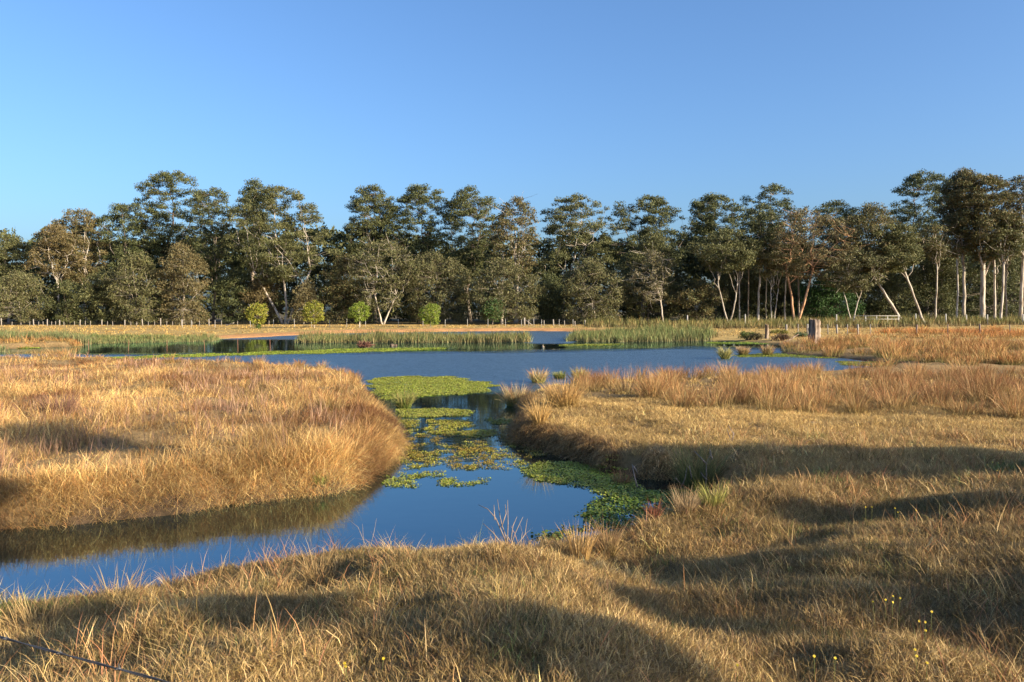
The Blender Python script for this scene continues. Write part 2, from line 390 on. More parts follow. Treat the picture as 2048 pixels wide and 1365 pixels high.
def grid_at(A, x, y):
    i = np.clip(np.searchsorted(gx, x) - 1, 0, nx - 2); j = np.clip(np.searchsorted(gy, y) - 1, 0, ny - 2)
    tx = (x - gx[i]) / (gx[i + 1] - gx[i]); ty = (y - gy[j]) / (gy[j + 1] - gy[j]); G = A.reshape(ny, nx)
    return (G[j, i] * (1 - tx) + G[j, i + 1] * tx) * (1 - ty) + (G[j + 1, i] * (1 - tx) + G[j + 1, i + 1] * tx) * ty
def gdist(x, y): return grid_at(dG, x, y)
def ghgt(x, y): return grid_at(zG, x, y)
def downaz(x, y):
    e = 0.25; return np.arctan2(-(gdist(x, y + e) - gdist(x, y - e)), -(gdist(x + e, y) - gdist(x - e, y)))
def sample(x0, x1, y0, y1, dens_fn, n, seed):
    r = np.random.default_rng(seed); x = r.uniform(x0, x1, n); y = r.uniform(y0, y1, n)
    keep = r.uniform(0, 1, n) < dens_fn(x, y); return x[keep], y[keep]
def in_view(x, y, m=0.70, pad=0.8): return np.abs(x) < m * y + pad
def tint_of(x, y, base, amp=0.25, seed=40, alt=None, altw=None):
    n = fbm(x * 0.8, y * 0.8, seed, 3); c = np.asarray(base)[None, :] * (1 + amp * n[:, None] * 1.6)
    c = c * np.random.default_rng(seed).uniform(0.85, 1.15, (len(x), 1))
    if alt is not None:
        w = np.clip(altw, 0, 1)[:, None]; c = c * (1 - w) + np.asarray(alt)[None, :] * w
    return np.clip(c, 0.02, 1.6)
NB = {}
def field(name, label, x, y, n, rad, h, wd, lean, bend, pal, tint, seed, segs=2, tilt=0.0, taz=None, basec=None, zmin=None, cat='grass', hj=(0.55, 1.15), radial=0.8, mat=None, droop=0.0):
    """clumps at x, y with n blades each, every blade rooted on the ground"""
    r = np.random.default_rng(seed + 900); m = len(x)
    def A(v): return np.broadcast_to(np.asarray(v, float), (m,))
    n = np.broadcast_to(np.asarray(n, int), (m,)); idx = np.repeat(np.arange(m), n); k = len(idx)
    a = r.uniform(0, 2 * pi, k); q = A(rad)[idx] * np.sqrt(r.uniform(0, 1, k))
    bx, by = x[idx] + q * np.cos(a), y[idx] + q * np.sin(a); bz = ghgt(bx, by) - 0.02
    if zmin is not None: bz = np.maximum(bz, zmin)
    az = a + r.normal(0, radial, k)
    ln = A(h)[idx] * r.uniform(hj[0], hj[1], k); w = A(wd)[idx] * r.uniform(0.6, 1.4, k)
    th0 = np.abs(r.normal(0, 1, k)) * A(lean)[idx]; bd = r.uniform(bend[0], bend[1], k)
    c = np.asarray(pal)[r.integers(0, len(pal), k)] * np.asarray(tint)[idx] * r.uniform(0.7, 1.25, (k, 1))
    tv = None
    if taz is not None:
        tl = A(tilt)[idx] * r.uniform(0.6, 1.3, k); ta = np.asarray(taz)[idx] + r.normal(0, 0.25, k)
        tv = np.stack([tl * np.cos(ta), tl * np.sin(ta), -A(droop)[idx] * tl], -1)
    b = MB(); b.add(*blade_arrays(np.stack([bx, by, bz], -1), az, ln, w, th0, bd, np.clip(c, 0.01, 0.9), r, segs, basec, 0.35, tv))
    NB[name] = NB.get(name, 0) + k
    o = link(name, b.mesh(name), mat or M_GRASS); tag(o, label, cat, kind='stuff'); return o

def clump_set(name, objs):
    c = bpy.data.collections.new(name)
    for o in objs: c.objects.link(o)
    return c
def leaf_rosette(seed, n, r0, r1, lift, cols):
    """floating rosette: rounded leaves around a centre"""
    r = np.random.default_rng(seed); b = MB()
    for q in range(n):
        a = r.uniform(0, 2 * pi); d = r.uniform(0.2, 1.0) * r1; s = r.uniform(0.7, 1.15) * r0
        cx, cy, cz = d * cos(a), d * sin(a), r.uniform(0.003, lift)
        til = r.uniform(-1.1, 1.1, 2); k = 7; an = np.arange(k) * 2 * pi / k
        v = np.stack([cx + s * np.cos(an), cy + s * 0.85 * np.sin(an), cz + s * (til[0] * np.cos(an) + til[1] * np.sin(an)) * 0.6], -1)
        v[:, 2] = np.maximum(v[:, 2], 0.004)
        b.add(v, list(range(k)), [k], np.array(cols[r.integers(0, len(cols))]) * r.uniform(0.75, 1.2))
    return b
WEEDC = [(0.24, 0.275, 0.032), (0.30, 0.315, 0.045), (0.18, 0.22, 0.028), (0.34, 0.32, 0.06), (0.26, 0.21, 0.06)]
WEED = clump_set('weed_rosettes', [link('weed_rosette', leaf_rosette(700 + q, 26, 0.014, 0.12, 0.015, WEEDC).mesh('weed_rosette'), M_WEED, None, None) for q in range(5)])
PADS = clump_set('pad_rosettes', [link('pad_rosette', leaf_rosette(720 + q, 16, 0.019, 0.12, 0.02, [(0.13, 0.19, 0.026), (0.17, 0.22, 0.032), (0.10, 0.14, 0.022), (0.20, 0.20, 0.045)]).mesh('pad_rosette'), M_WEED, None, None) for q in range(5)])

_trees = {}
def scatter_tree(coll):
    if coll.name in _trees: return _trees[coll.name]
    g = bpy.data.node_groups.new('scatter_' + coll.name, 'GeometryNodeTree')
    g.interface.new_socket('Geometry', in_out='INPUT', socket_type='NodeSocketGeometry')
    g.interface.new_socket('Geometry', in_out='OUTPUT', socket_type='NodeSocketGeometry')
    gi = g.nodes.new('NodeGroupInput'); go = g.nodes.new('NodeGroupOutput')
    ci = g.nodes.new('GeometryNodeCollectionInfo'); ci.inputs['Collection'].default_value = coll
    ci.inputs['Separate Children'].default_value = True; ci.inputs['Reset Children'].default_value = True
    ip = g.nodes.new('GeometryNodeInstanceOnPoints'); ip.inputs['Pick Instance'].default_value = True
    def attr(nm, ty):
        n = g.nodes.new('GeometryNodeInputNamedAttribute'); n.data_type = ty; n.inputs['Name'].default_value = nm; return n.outputs[0]
    e = g.nodes.new('FunctionNodeEulerToRotation')
    g.links.new(attr('rot', 'FLOAT_VECTOR'), e.inputs[0])
    g.links.new(gi.outputs[0], ip.inputs['Points']); g.links.new(ci.outputs[0], ip.inputs['Instance'])
    g.links.new(attr('vid', 'INT'), ip.inputs['Instance Index']); g.links.new(e.outputs[0], ip.inputs['Rotation']); g.links.new(attr('scl', 'FLOAT_VECTOR'), ip.inputs['Scale'])
    g.links.new(ip.outputs[0], go.inputs[0])
    _trees[coll.name] = g; return g
def scatter(name, coll, pos, scl, tint, label, cat=None, tilt=None, taz=None, spin=True, seed=0, kind='stuff', group=None):
    r = np.random.default_rng(seed + 5000); n = len(pos)
    me = bpy.data.meshes.new(name); me.vertices.add(n); me.vertices.foreach_set('co', np.asarray(pos, np.float32).ravel())
    scl = np.asarray(scl, np.float32)
    if scl.ndim == 1: scl = np.stack([scl] * 3, -1)
    tilt = np.zeros(n) if tilt is None else np.asarray(tilt); taz = np.zeros(n) if taz is None else np.asarray(taz)
    sp = r.uniform(0, 2 * pi, n)
    ct, st_, cp, sp_ = np.cos(tilt), np.sin(tilt), np.cos(taz), np.sin(taz)
    cs, ss = np.cos(sp - taz), np.sin(sp - taz)
    # R = Rz(taz) Ry(tilt) Rz(sp - taz)
    R00 = cp * ct * cs - sp_ * ss; R10 = sp_ * ct * cs + cp * ss; R20 = -st_ * cs; R21 = st_ * ss; R22 = ct
    eul = np.stack([np.arctan2(R21, R22), -np.arcsin(np.clip(R20, -1, 1)), np.arctan2(R10, R00)], -1)
    for nm, ty, arr, key in (('rot', 'FLOAT_VECTOR', eul, 'vector'), ('scl', 'FLOAT_VECTOR', scl, 'vector')):
        a = me.attributes.new(nm, ty, 'POINT'); a.data.foreach_set(key, np.asarray(arr, np.float32).ravel())
    a = me.attributes.new('vid', 'INT', 'POINT'); a.data.foreach_set('value', r.integers(0, len(coll.objects), n).astype(np.int32))
    a = me.attributes.new('tint', 'FLOAT_COLOR', 'POINT'); c = np.ones((n, 4), np.float32); c[:, :3] = tint; a.data.foreach_set('color', c.ravel())
    me.update()
    o = link(name, me); md = o.modifiers.new('scatter', 'NODES'); md.node_group = scatter_tree(coll)
    tag(o, label, cat, group, kind); return o

# --- matted underlayer: patches of short dead blades lying over each other
def patch_set(nm, size, n, h, w, pal, seed):
    out = []
    for q in range(4):
        r = np.random.default_rng(seed + q); P = np.stack([r.uniform(-size, size, n), r.uniform(-size, size, n), r.uniform(-0.03, 0.015, n)], -1)
        c = np.asarray(pal)[r.integers(0, len(pal), n)] * r.uniform(0.6, 1.2, (n, 1))
        b = MB(); b.add(*blade_arrays(P, r.uniform(0, 6.28, n), r.uniform(0.6, 1.3, n) * h, w * r.uniform(0.7, 1.4, n), np.abs(r.normal(0.6, 0.5, n)), r.uniform(0.2, 2.0, n), c, r, 2, None, 0.4))
        out.append(link(nm, b.mesh(nm), M_PATCH, None, None))
    return clump_set(nm + '_set', out)
M_PATCH = foliage_mat('dead_thatch', 0.2, tinted=True)
PNEAR = patch_set('thatch_patch', 0.26, 1300, 0.09, 0.0042, STRAWY, 3000)
def lay(name, label, coll, x0, x1, y0, y1, step, ok, tint, amp, seed):
    X_, Y_ = np.meshgrid(np.arange(x0, x1, step), np.arange(y0, y1, step)); r = np.random.default_rng(seed)
    x = X_.ravel() + r.uniform(-.3, .3, X_.size) * step; y = Y_.ravel() + r.uniform(-.3, .3, X_.size) * step; k = ok(x, y); x, y = x[k], y[k]
    e = 0.15; gx_ = (ghgt(x + e, y) - ghgt(x - e, y)) / (2 * e); gy_ = (ghgt(x, y + e) - ghgt(x, y - e)) / (2 * e)
    scatter(name, coll, np.stack([x, y, ghgt(x, y)], -1), r.uniform(0.9, 1.15, len(x)), tint_of(x, y, tint, amp, seed), label, 'grass', np.arctan(np.hypot(gx_, gy_)), np.arctan2(-gy_, -gx_), seed=seed)
lay('near_thatch', 'matted dead grass lying under the near tufts', PNEAR, -6, 11, 2.8, 13, 0.36, lambda x, y: (gdist(x, y) > 0.12) & in_view(x, y, 0.68, 0.6) & ~((y > 9.3) & (x < 0.9)) & ~((y > 12.3) & (x < 2.9)), (0.80, 0.74, 0.68), 0.35, 31)
lay('pasture_thatch', 'matted dead grass under the short yellow pasture grass', PNEAR, 0, 14.5, 12.4, 21, 0.46, lambda x, y: (gdist(x, y) > 0.15) & in_view(x, y, 0.68, 0.6) & (x > -0.3) & (y > 12.4), (1.0, 0.92, 0.80), 0.3, 33)

# --- near bank and right-hand foreground
def nearside(x, y): return ~((y > 9.3) & (x < 0.9)) & ~((y > 12.3) & (x < 2.9)) & (y < 15.2)
def dn_near(x, y):
    ok = (gdist(x, y) > -0.02) & in_view(x, y) & nearside(x, y)
    return np.where(ok, np.clip((6.0 / y) ** 1.15, 0.25, 1.0), 0)
x, y = sample(-6, 12, 2.6, 15.3, dn_near, 46000, 1); d = gdist(x, y); az = downaz(x, y); r_ = np.random.default_rng(3)
gn = fbm(x * 1.1, y * 1.1, 91, 3); hm = np.clip(0.5 + 1.5 * fbm(x * 2.3, y * 2.3, 92, 3), 0, 1); hh = (0.05 + 0.24 * hm ** 1.4) * (0.7 + 0.6 * r_.uniform(0, 1, len(x))) * (1 + 0.5 * gn)
tw = 0.45 * smooth(0.6, 0.0, d); mat_az = np.where(d < 0.5, az, 9.0 * fbm(x * 1.7, y * 1.7, 15, 2) + r_.normal(0, 1.3, len(x)))
field('foreground_grass', 'short dry matted grass on the near bank in front of the channel', x, y, 12, 0.10, hh, 0.0042 * np.clip(y / 6, 1, 2.0), 0.8, (0.2, 2.4), np.vstack([STRAWY, STRAWY, [(0.14, 0.17, 0.045)]]),
      tint_of(x, y, (1.12, 1.05, 0.94), 0.5, 41, (0.58, 0.44, 0.38), 0.85 * smooth(0.0, 0.3, fbm(x * 0.9, y * 0.9, 55))) * (1 - smooth(0.22, 0.4, fbm(x * 1.3, y * 1.3, 57, 2))[:, None] * np.array([0.62, 0.40, 0.55])), 1, 2, np.maximum(tw, 0.55), mat_az, radial=2.5, droop=0.35)
def dn_med(x, y): return np.where((gdist(x, y) > 0.05) & in_view(x, y) & nearside(x, y), np.clip(0.3 + 1.6 * fbm(x * 0.9, y * 0.9, 66) + 0.8 * smooth(0.9, 0.2, gdist(x, y)), 0.03, 1), 0)
x, y = sample(-6, 12, 2.6, 15.0, dn_med, 5200, 2); r_ = np.random.default_rng(8)
field('foreground_tall_grass', 'longer russet grass stalks growing among the short near grass', x, y, 9, 0.10, 0.24 + 0.14 * r_.uniform(0, 1, len(x)), 0.0042 * np.clip(y / 6, 1, 1.8), 0.5, (0.3, 1.6), np.vstack([STRAW, RUSSET]),
      tint_of(x, y, (0.95, 0.85, 0.78), 0.3, 43), 2, 3, radial=2.5)

x, y = sample(-6, 12, 2.6, 14, lambda x, y: np.where((gdist(x, y) > 0.05) & in_view(x, y) & nearside(x, y), np.clip(4.0 * (fbm(x * 1.1, y * 1.1, 67, 3) - 0.08), 0, 1), 0), 5200, 4)
field('green_shoots', 'patches of short green shoots coming up through the near dry grass', x, y, 10, 0.09, 0.13, 0.005 * np.clip(y / 6, 1, 1.8), 0.5, (0.1, 1.2), np.array([(0.10, 0.14, 0.035), (0.15, 0.18, 0.05), (0.08, 0.11, 0.03)]), tint_of(x, y, (1, 1, 1), 0.2, 49), 8, 2, radial=2.5)

# --- the left bank
def dn_left(x, y):
    ok = (gdist(x, y) > -0.05) & in_view(x, y, 0.68, 0.8) & (y > 9.6) & (x < 0.2) & (y < 58)
    return np.where(ok, np.clip(12.0 / y, 0.16, 1) ** 1.5, 0)
x, y = sample(-34, 0.2, 9.6, 58, dn_left, 88000, 11)
xe, ye = sample(-11, 0.2, 9.6, 22, lambda x, y: np.where((gdist(x, y) > -0.06) & (gdist(x, y) < 0.75) & in_view(x, y, 0.68, 0.8), 1.0, 0), 38000, 13)
x = np.concatenate([x, xe]); y = np.concatenate([y, ye]); d = gdist(x, y); az = downaz(x, y); r_ = np.random.default_rng(12)
gn = fbm(x * 0.6, y * 0.6, 14, 3); hm = np.clip(0.5 + 1.4 * fbm(x * 1.5, y * 1.3, 93, 3), 0, 1)
hh = (0.10 + 0.42 * hm) * (0.7 + 0.5 * r_.uniform(0, 1, len(x))) * (1 + 0.65 * gn) * (0.75 + 0.25 * smooth(0.1, 1.0, d)) * (1 - 0.25 * smooth(26, 34, y))
red = smooth(-0.02, 0.28, fbm(x * 0.6, y * 0.33, 19, 3)); swirl = 9.0 * fbm(x * 0.5, y * 0.5, 16, 2) + r_.normal(0, 1.2, len(x))
edge = smooth(0.9, 0.1, d) * smooth(34, 22, y); hh = np.maximum(hh, 0.36 * smooth(0.0, 0.5, edge) * (0.6 + 0.7 * r_.uniform(0, 1, len(x))))
field('bank_grass', 'long golden grass draping over the bank left of the channel', x, y, 14, 0.16 + 0.006 * (y - 10), hh, 0.0052 * np.clip(y / 11, 1, 3.6), 0.5, (0.3, 2.0), np.vstack([STRAW, RUSSET[:1]]),
      tint_of(x, y, (0.96, 0.85, 0.68), 0.75, 44, (0.40, 0.26, 0.21), 0.95 * red), 3, 2, np.maximum(1.0 * edge, 0.28), np.where(edge > 0.25, az, swirl), radial=1.6, droop=0.42 * edge)

def dn_seed(x, y): return np.where((gdist(x, y) > 0.7) & in_view(x, y, 0.68, 0.8) & (y > 10.5) & (x < -0.5) & (y < 45), np.clip(0.1 + 2.2 * fbm(x * 0.5, y * 0.3, 95, 3), 0, 1) * np.clip(14 / y, 0.25, 1), 0)
x, y = sample(-28, 0, 10.5, 45, dn_seed, 9000, 15); r_ = np.random.default_rng(16)
field('bank_seedheads', 'dark purple-brown seedheads standing above the left bank grass', x, y, 9, 0.15, 0.42 * (0.7 + 0.6 * r_.uniform(0, 1, len(x))), 0.0065 * np.clip(y / 11, 1, 3.2), 0.25, (0.0, 0.7), np.array([(0.30, 0.17, 0.11), (0.24, 0.13, 0.09), (0.40, 0.25, 0.14)]),
      tint_of(x, y, (1, 1, 1), 0.3, 48), 7, 2, radial=2)

# --- promontory and pasture right of the channel: short grass
def dn_prom(x, y):
    ok = (gdist(x, y) > 0) & (x > -0.3) & (y > 12.6) & (y < 30) & in_view(x, y, 0.68, 0.8) & ~nearside(x, y)
    return np.where(ok, np.clip(15 / y, 0.25, 1) ** 1.3, 0)
x, y = sample(-0.3, 22, 12.6, 30, dn_prom, 9500, 21); d = gdist(x, y); az = downaz(x, y); r_ = np.random.default_rng(22)
dry = smooth(0.5, 0.1, d) * smooth(20, 16, y)
field('pasture_grass', 'short yellow grass on the low bank right of the channel', x, y, 12, 0.15, 0.15 * (0.7 + 0.6 * r_.uniform(0, 1, len(x))), 0.009 * np.clip(y / 15, 0.9, 2), 0.65, (0.2, 1.6), STRAWY,
      tint_of(x, y, (1.15, 1.06, 0.88), 0.25, 45, (0.5, 0.36, 0.28), 0.8 * dry), 4, 2, np.maximum(0.4 * smooth(0.4, 0, d), 0.4), np.where(d < 0.4, az, 6.28 * fbm(x, y, 18, 2)), radial=2.5, droop=0.3)
# thatch hanging over the undercut edge of the promontory
def dn_edge(x, y):
    d = gdist(x, y); return np.where((d > -0.05) & (d < 0.40) & (x > -0.2) & (y > 12.2) & (y < 23) & (np.clip(0.6 + 1.4 * fbm(x * 1.3, y * 1.3, 28), 0, 1) > 0.3), 1.0, 0)
x, y = sample(-0.3, 4.6, 12.2, 23, dn_edge, 16000, 23); az = downaz(x, y); r_ = np.random.default_rng(24)
field('overhanging_thatch', 'brown thatch hanging over the undercut bank of the inlet', x, y, 12, 0.10, 0.32 * (0.6 + 0.7 * r_.uniform(0, 1, len(x))), 0.008, 0.5, (0.6, 1.9), STRAW,
      tint_of(x, y, (0.74, 0.62, 0.54), 0.4, 46), 5, 3, 0.8, az, radial=1.5, droop=1.0)

# --- tussock grass: the row right of the channel, and the fields beyond the pond
def tussock_field(name, label, x0, x1, y0, y1, fn, n, seed, base, sc, alt, nb, rad, wd, basec=(0.24, 0.19, 0.07)):
    x, y = sample(x0, x1, y0, y1, fn, n, seed); r_ = np.random.default_rng(seed + 1)
    s_ = sc * (0.45 + 0.85 * r_.uniform(0, 1, len(x)) ** 1.5) * (1 + 0.7 * fbm(x * 0.5, y * 0.5, seed))
    red = smooth(0.05, 0.3, fbm(x * 0.45, y * 0.35, seed + 3, 3))
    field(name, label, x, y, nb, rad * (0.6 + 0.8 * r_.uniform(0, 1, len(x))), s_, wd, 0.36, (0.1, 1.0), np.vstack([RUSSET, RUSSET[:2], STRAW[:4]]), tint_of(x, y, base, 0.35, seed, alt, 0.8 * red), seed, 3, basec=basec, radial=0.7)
def rowfront(x): return 19.0 - 0.24 * np.clip(x - 3, 0, 20) + 1.2 * fbm(x * 0.6, x * 0.13, 71)
def fn_row(x, y): return np.where((gdist(x, y) > 0.1) & (y > rowfront(x)) & (x > 1.8) & (x < 0.70 * y + 1) & ((x > 3.4) | (y > 22)), np.where(y < 25, 1.0, 0.5), 0)
tussock_field('tussock_grass', 'russet tussock grass massed between the near pasture and the pond', 1.2, 24, 15, 32, fn_row, 1150, 61, (0.92, 0.81, 0.68), 0.60, (0.52, 0.35, 0.30), 88, 0.22, 0.010)
def fn_far(x, y): return np.where((gdist(x, y) > 0.15) & (x > 15) & (x < 0.70 * y + 2) & (y < 64 + 4 * fbm(x * .3, x * .1, 5)), np.clip(0.75 + 0.9 * fbm(x * .3, y * .3, 72), 0.1, 1), 0)
tussock_field('rush_field', 'golden rushes behind the right-hand inlet, in front of the tall stump', 14, 48, 37, 68, fn_far, 800, 63, (0.95, 0.78, 0.58), 0.85, (0.78, 0.56, 0.40), 80, 0.55, 0.024, (0.15, 0.16, 0.05))
def fn_far2(x, y): return np.where((gdist(x, y) > 1) & (x > 0.40 * y + 2) & (x < 0.70 * y + 2) & (y > 72), np.clip(0.25 + 1.5 * fbm(x * .2, y * .2, 75), 0, 1), 0)
tussock_field('orange_grass', 'orange grass hummocks along the far right fence', 28, 68, 70, 94, fn_far2, 1000, 65, (1.05, 0.70, 0.42), 0.75, (0.85, 0.55, 0.40), 36, 0.6, 0.04)

LP = [ground_pt(u, v) for u, v in ((-160, 706), (40, 704), (150, 698), (182, 692), (120, 690), (-160, 692))]
tussock_field('russet_grass', 'russet and yellow grass patch on the left shore in front of the tall reeds', -50, -30, 52, 68, lambda x, y: np.where(in_poly(x, y, LP) & (gdist(x, y) > -0.4), 0.9, 0), 700, 67, (0.8, 0.62, 0.42), 0.50, (0.6, 0.45, 0.3), 26, 0.4, 0.035)
tussock_field('bank_tussocks', 'rough tussocks along the pond edge of the left bank', -26, 0, 17, 46, lambda x, y: np.where((gdist(x, y) > 0.1) & (gdist(x, y) < 1.0 + 0.06 * y) & (x < -0.5) & in_view(x, y, 0.68, 0.8), np.clip(0.3 + 1.6 * fbm(x * .7, y * .4, 76), 0, 1), 0), 900, 68, (0.90, 0.78, 0.64), 0.50, (0.5, 0.34, 0.28), 80, 0.22, 0.014)
# --- short tufts on the far paddock
def fn_pad(x, y): return np.where((gdist(x, y) > 5.5) & (y > 70) & (y < 132) & in_view(x, y, 0.68, 3), 0.8, 0)
x, y = sample(-92, 92, 70, 132, fn_pad, 6500, 25); r_ = np.random.default_rng(26)
field('paddock_grass', 'cropped golden grass of the paddock beyond the pond', x, y, 7, 0.5, 0.14 + 0.12 * r_.uniform(0, 1, len(x)), 0.07, 0.5, (0.1, 0.8), STRAWY, tint_of(x, y, (0.84, 0.74, 0.52), 0.25, 47), 6, 2, radial=2)

# --- reed beds
def reed_bed(label, poly_px, n, top, seed, tint, fray=0.5, wd=0.05):
    poly = [ground_pt(u, v) for u, v in poly_px]
    xs = [p[0] for p in poly]; ys = [p[1] for p in poly]
    def fn(x, y): return np.where(sdf(x, y, poly) < fray * fbm(x * 0.8, y * 0.8, seed), 1.0, 0)
    x, y = sample(min(xs) - 1, max(xs) + 1, min(ys) - 1, max(ys) + 1, fn, n, seed); r_ = np.random.default_rng(seed + 1)
    h = top * (0.60 + 0.45 * r_.uniform(0, 1, len(x))) * (1 + 0.6 * fbm(x * 0.5, y * 0.5, seed + 9, 3))
    field('reed_bed', label, x, y, 8, 0.28, h, wd, 0.17, (0.0, 0.6), REEDC, tint_of(x, y, tint, 0.25, seed), seed, 2, basec=(0.24, 0.18, 0.085), zmin=-0.15, cat='reeds', hj=(0.7, 1.1), radial=2, mat=M_REED)
reed_bed('tall green reeds at the left shore, beside a russet patch', [(-120, 695), (0, 695), (60, 693), (90, 692), (182, 690), (184, 684), (60, 683), (-120, 686)], 2000, 0.84, 81, (1, 1, 1))
reed_bed('low strip of green reeds along the left far shore', [(182, 688), (300, 686), (430, 683.5), (445, 678), (182, 680)], 1800, 0.58, 82, (0.95, 1.0, 0.8))
reed_bed('long reed island in the middle of the pond', [(592, 686), (800, 686), (1058, 685), (1060, 679), (800, 679.5), (600, 680)], 2700, 1.08, 83, (1.05, 0.98, 0.82))
reed_bed('tall bright green reed bed right of the gap in the reeds', [(1128, 684), (1250, 684.5), (1410, 683), (1440, 678), (1330, 672), (1180, 671), (1150, 675)], 3000, 1.16, 84, (1.0, 1.05, 0.85))
reed_bed('distant belt of reeds in front of the right-hand trees', [(1170, 660), (1420, 662), (1700, 660), (2120, 656), (2120, 651), (1700, 653), (1400, 655), (1180, 656)], 3600, 1.5, 85, (1.15, 0.95, 0.72), 1.0, 0.08)
reed_bed('small blue-green reed clump at the left picture edge', [(-60, 707), (12, 707), (14, 703), (-60, 703)], 160, 0.95, 86, (0.8, 1.0, 0.95), 0.2)

# --- floating weed
def weed(label, poly_px, dens, seed, coll=WEED, tint=(1, 1, 1), fray=0.4, patch=0.0, sc=1.0, fs=1.2):
    poly = [ground_pt(u, v) for u, v in poly_px]
    xs = [p[0] for p in poly]; ys = [p[1] for p in poly]; A = (max(xs) - min(xs) + 1) * (max(ys) - min(ys) + 1)
    def fn(x, y):
        s = sdf(x, y, poly); ok = s < fray * fbm(x * fs, y * fs, seed)
        pr = 1.0 if patch == 0 else np.clip(0.5 + (fbm(x * 4.5, y * 2.2, seed + 4, 3)) * 3.0 - patch, 0, 1)
        return np.where(ok & (gdist(x, y) < 0.12), pr, 0)
    x, y = sample(min(xs) - .5, max(xs) + .5, min(ys) - .5, max(ys) + .5, fn, int(A * dens), seed)
    z = np.maximum(ghgt(x, y), 0) + 0.004; r_ = np.random.default_rng(seed)
    scatter('water_weed', coll, np.stack([x, y, z], -1), sc * (0.8 + 0.5 * r_.uniform(0, 1, len(x))), tint_of(x, y, tint, 0.18, seed), label, 'water weed', seed=seed)
weed('thin brownish scum of weed and dead leaves around the channel bend', [(800, 872), (900, 868), (1045, 860), (1060, 890), (1100, 915), (1000, 940), (860, 935), (800, 915)], 75, 118, patch=0.12, tint=(0.85, 0.62, 0.55), fray=0.3, sc=0.8)
weed('large bright green weed mat at the mouth of the channel', [(738, 757), (820, 753), (900, 754), (945, 760), (985, 772), (975, 785), (900, 790), (780, 797), (748, 782)], 130, 101, tint=(0.95, 1.0, 0.9), sc=1.1, fray=0.6)
weed('long narrow mat of weed behind the green tussock, crossing the channel', [(800, 819), (880, 817), (945, 821), (930, 831), (830, 836), (800, 834)], 150, 102, sc=1.0, fray=0.25)
weed('yellowish weed mat against the left bank below the narrow mat', [(806, 842), (930, 842), (945, 850), (900, 870), (840, 874), (815, 866)], 120, 103, patch=-0.12, tint=(1.1, 0.98, 0.85), fray=0.3)
weed('little weed patch alone in the middle of the channel', [(925, 864), (985, 862), (990, 872), (930, 880)], 110, 104, patch=0.0, tint=(1.1, 1.0, 0.9), fray=0.25)
weed('thin weed fringe beside the promontory tip', [(975, 838), (1045, 835), (1050, 848), (985, 850)], 90, 105, patch=0.05, tint=(1.05, 0.95, 0.9), fray=0.3)
weed('sparse weed scattered over the sky reflection in the channel', [(800, 890), (1000, 885), (1120, 915), (1080, 940), (900, 945), (790, 945)], 60, 106, patch=0.30, tint=(1.0, 0.92, 0.8), fray=0.4, sc=0.85)
weed('narrow weed line along the near edge of the scattered leaves', [(775, 955), (880, 948), (985, 955), (975, 968), (860, 976), (770, 978)], 130, 107, patch=-0.02, tint=(0.95, 1.0, 0.9), fray=0.25, sc=0.85)
weed('thick green weed mat filling the mouth of the shaded inlet', [(1035, 935), (1095, 925), (1170, 928), (1235, 950), (1290, 975), (1320, 998), (1230, 998), (1140, 975), (1060, 955)], 190, 108, patch=0.0, fray=0.3, sc=0.95, tint=(0.95, 1, 0.9))
weed('dark broad-leaved water plants at the back of the inlet by the near bank', [(1200, 1000), (1280, 985), (1400, 975), (1440, 990), (1380, 1030), (1320, 1060), (1230, 1075), (1190, 1050), (1170, 1030)], 190, 109, PADS, tint=(0.75, 0.85, 0.75), fray=0.3, sc=0.8)
weed('leafy runners reaching out over blue water near the dead twigs', [(1070, 1075), (1110, 1062), (1180, 1055), (1210, 1070), (1150, 1100), (1090, 1100)], 75, 110, PADS, patch=0.1, tint=(0.55, 0.6, 0.6), fray=0.3)
weed('single leafy runners trailing from the inlet plants', [(1150, 1012), (1225, 985), (1240, 1010), (1170, 1030)], 40, 111, PADS, patch=0.35, fray=0.2)
weed('long green weed stripe across the left part of the pond', [(200, 716), (340, 711), (560, 704), (720, 698), (905, 696), (900, 699), (740, 704), (570, 710), (420, 714), (260, 719)], 22, 112, tint=(0.9, 1.05, 0.7), sc=1.9, fray=1.2, fs=0.5)
weed('short weed strip below the tall left reeds', [(25, 694), (80, 693), (78, 697), (30, 698)], 22, 113, tint=(0.95, 1.05, 0.7), sc=1.8, fray=0.4)
weed('thin weed line under the bright reed bed', [(1120, 690), (1245, 688), (1240, 691), (1130, 693)], 16, 114, tint=(0.95, 1, 0.8), sc=1.8, fray=0.5)
weed('weed shelf around the small tussocks beside the rushes', [(1470, 711), (1560, 707), (1580, 710), (1690, 716), (1660, 718), (1560, 715), (1480, 715)], 24, 115, tint=(0.9, 0.98, 0.8), sc=1.6, fray=0.5)
weed('weed strip along the foot of the right-hand rushes', [(1660, 722), (1740, 724), (1800, 729), (1770, 735), (1690, 731)], 30, 116, tint=(0.85, 0.85, 0.8), sc=1.5, fray=0.5)
weed('green weed strip along the far right shore near the old post', [(1420, 685.5), (1500, 684.5), (1570, 686), (1570, 688.5), (1480, 688), (1420, 688)], 16, 117, tint=(0.85, 1.05, 0.8), sc=1.8, fray=0.4)

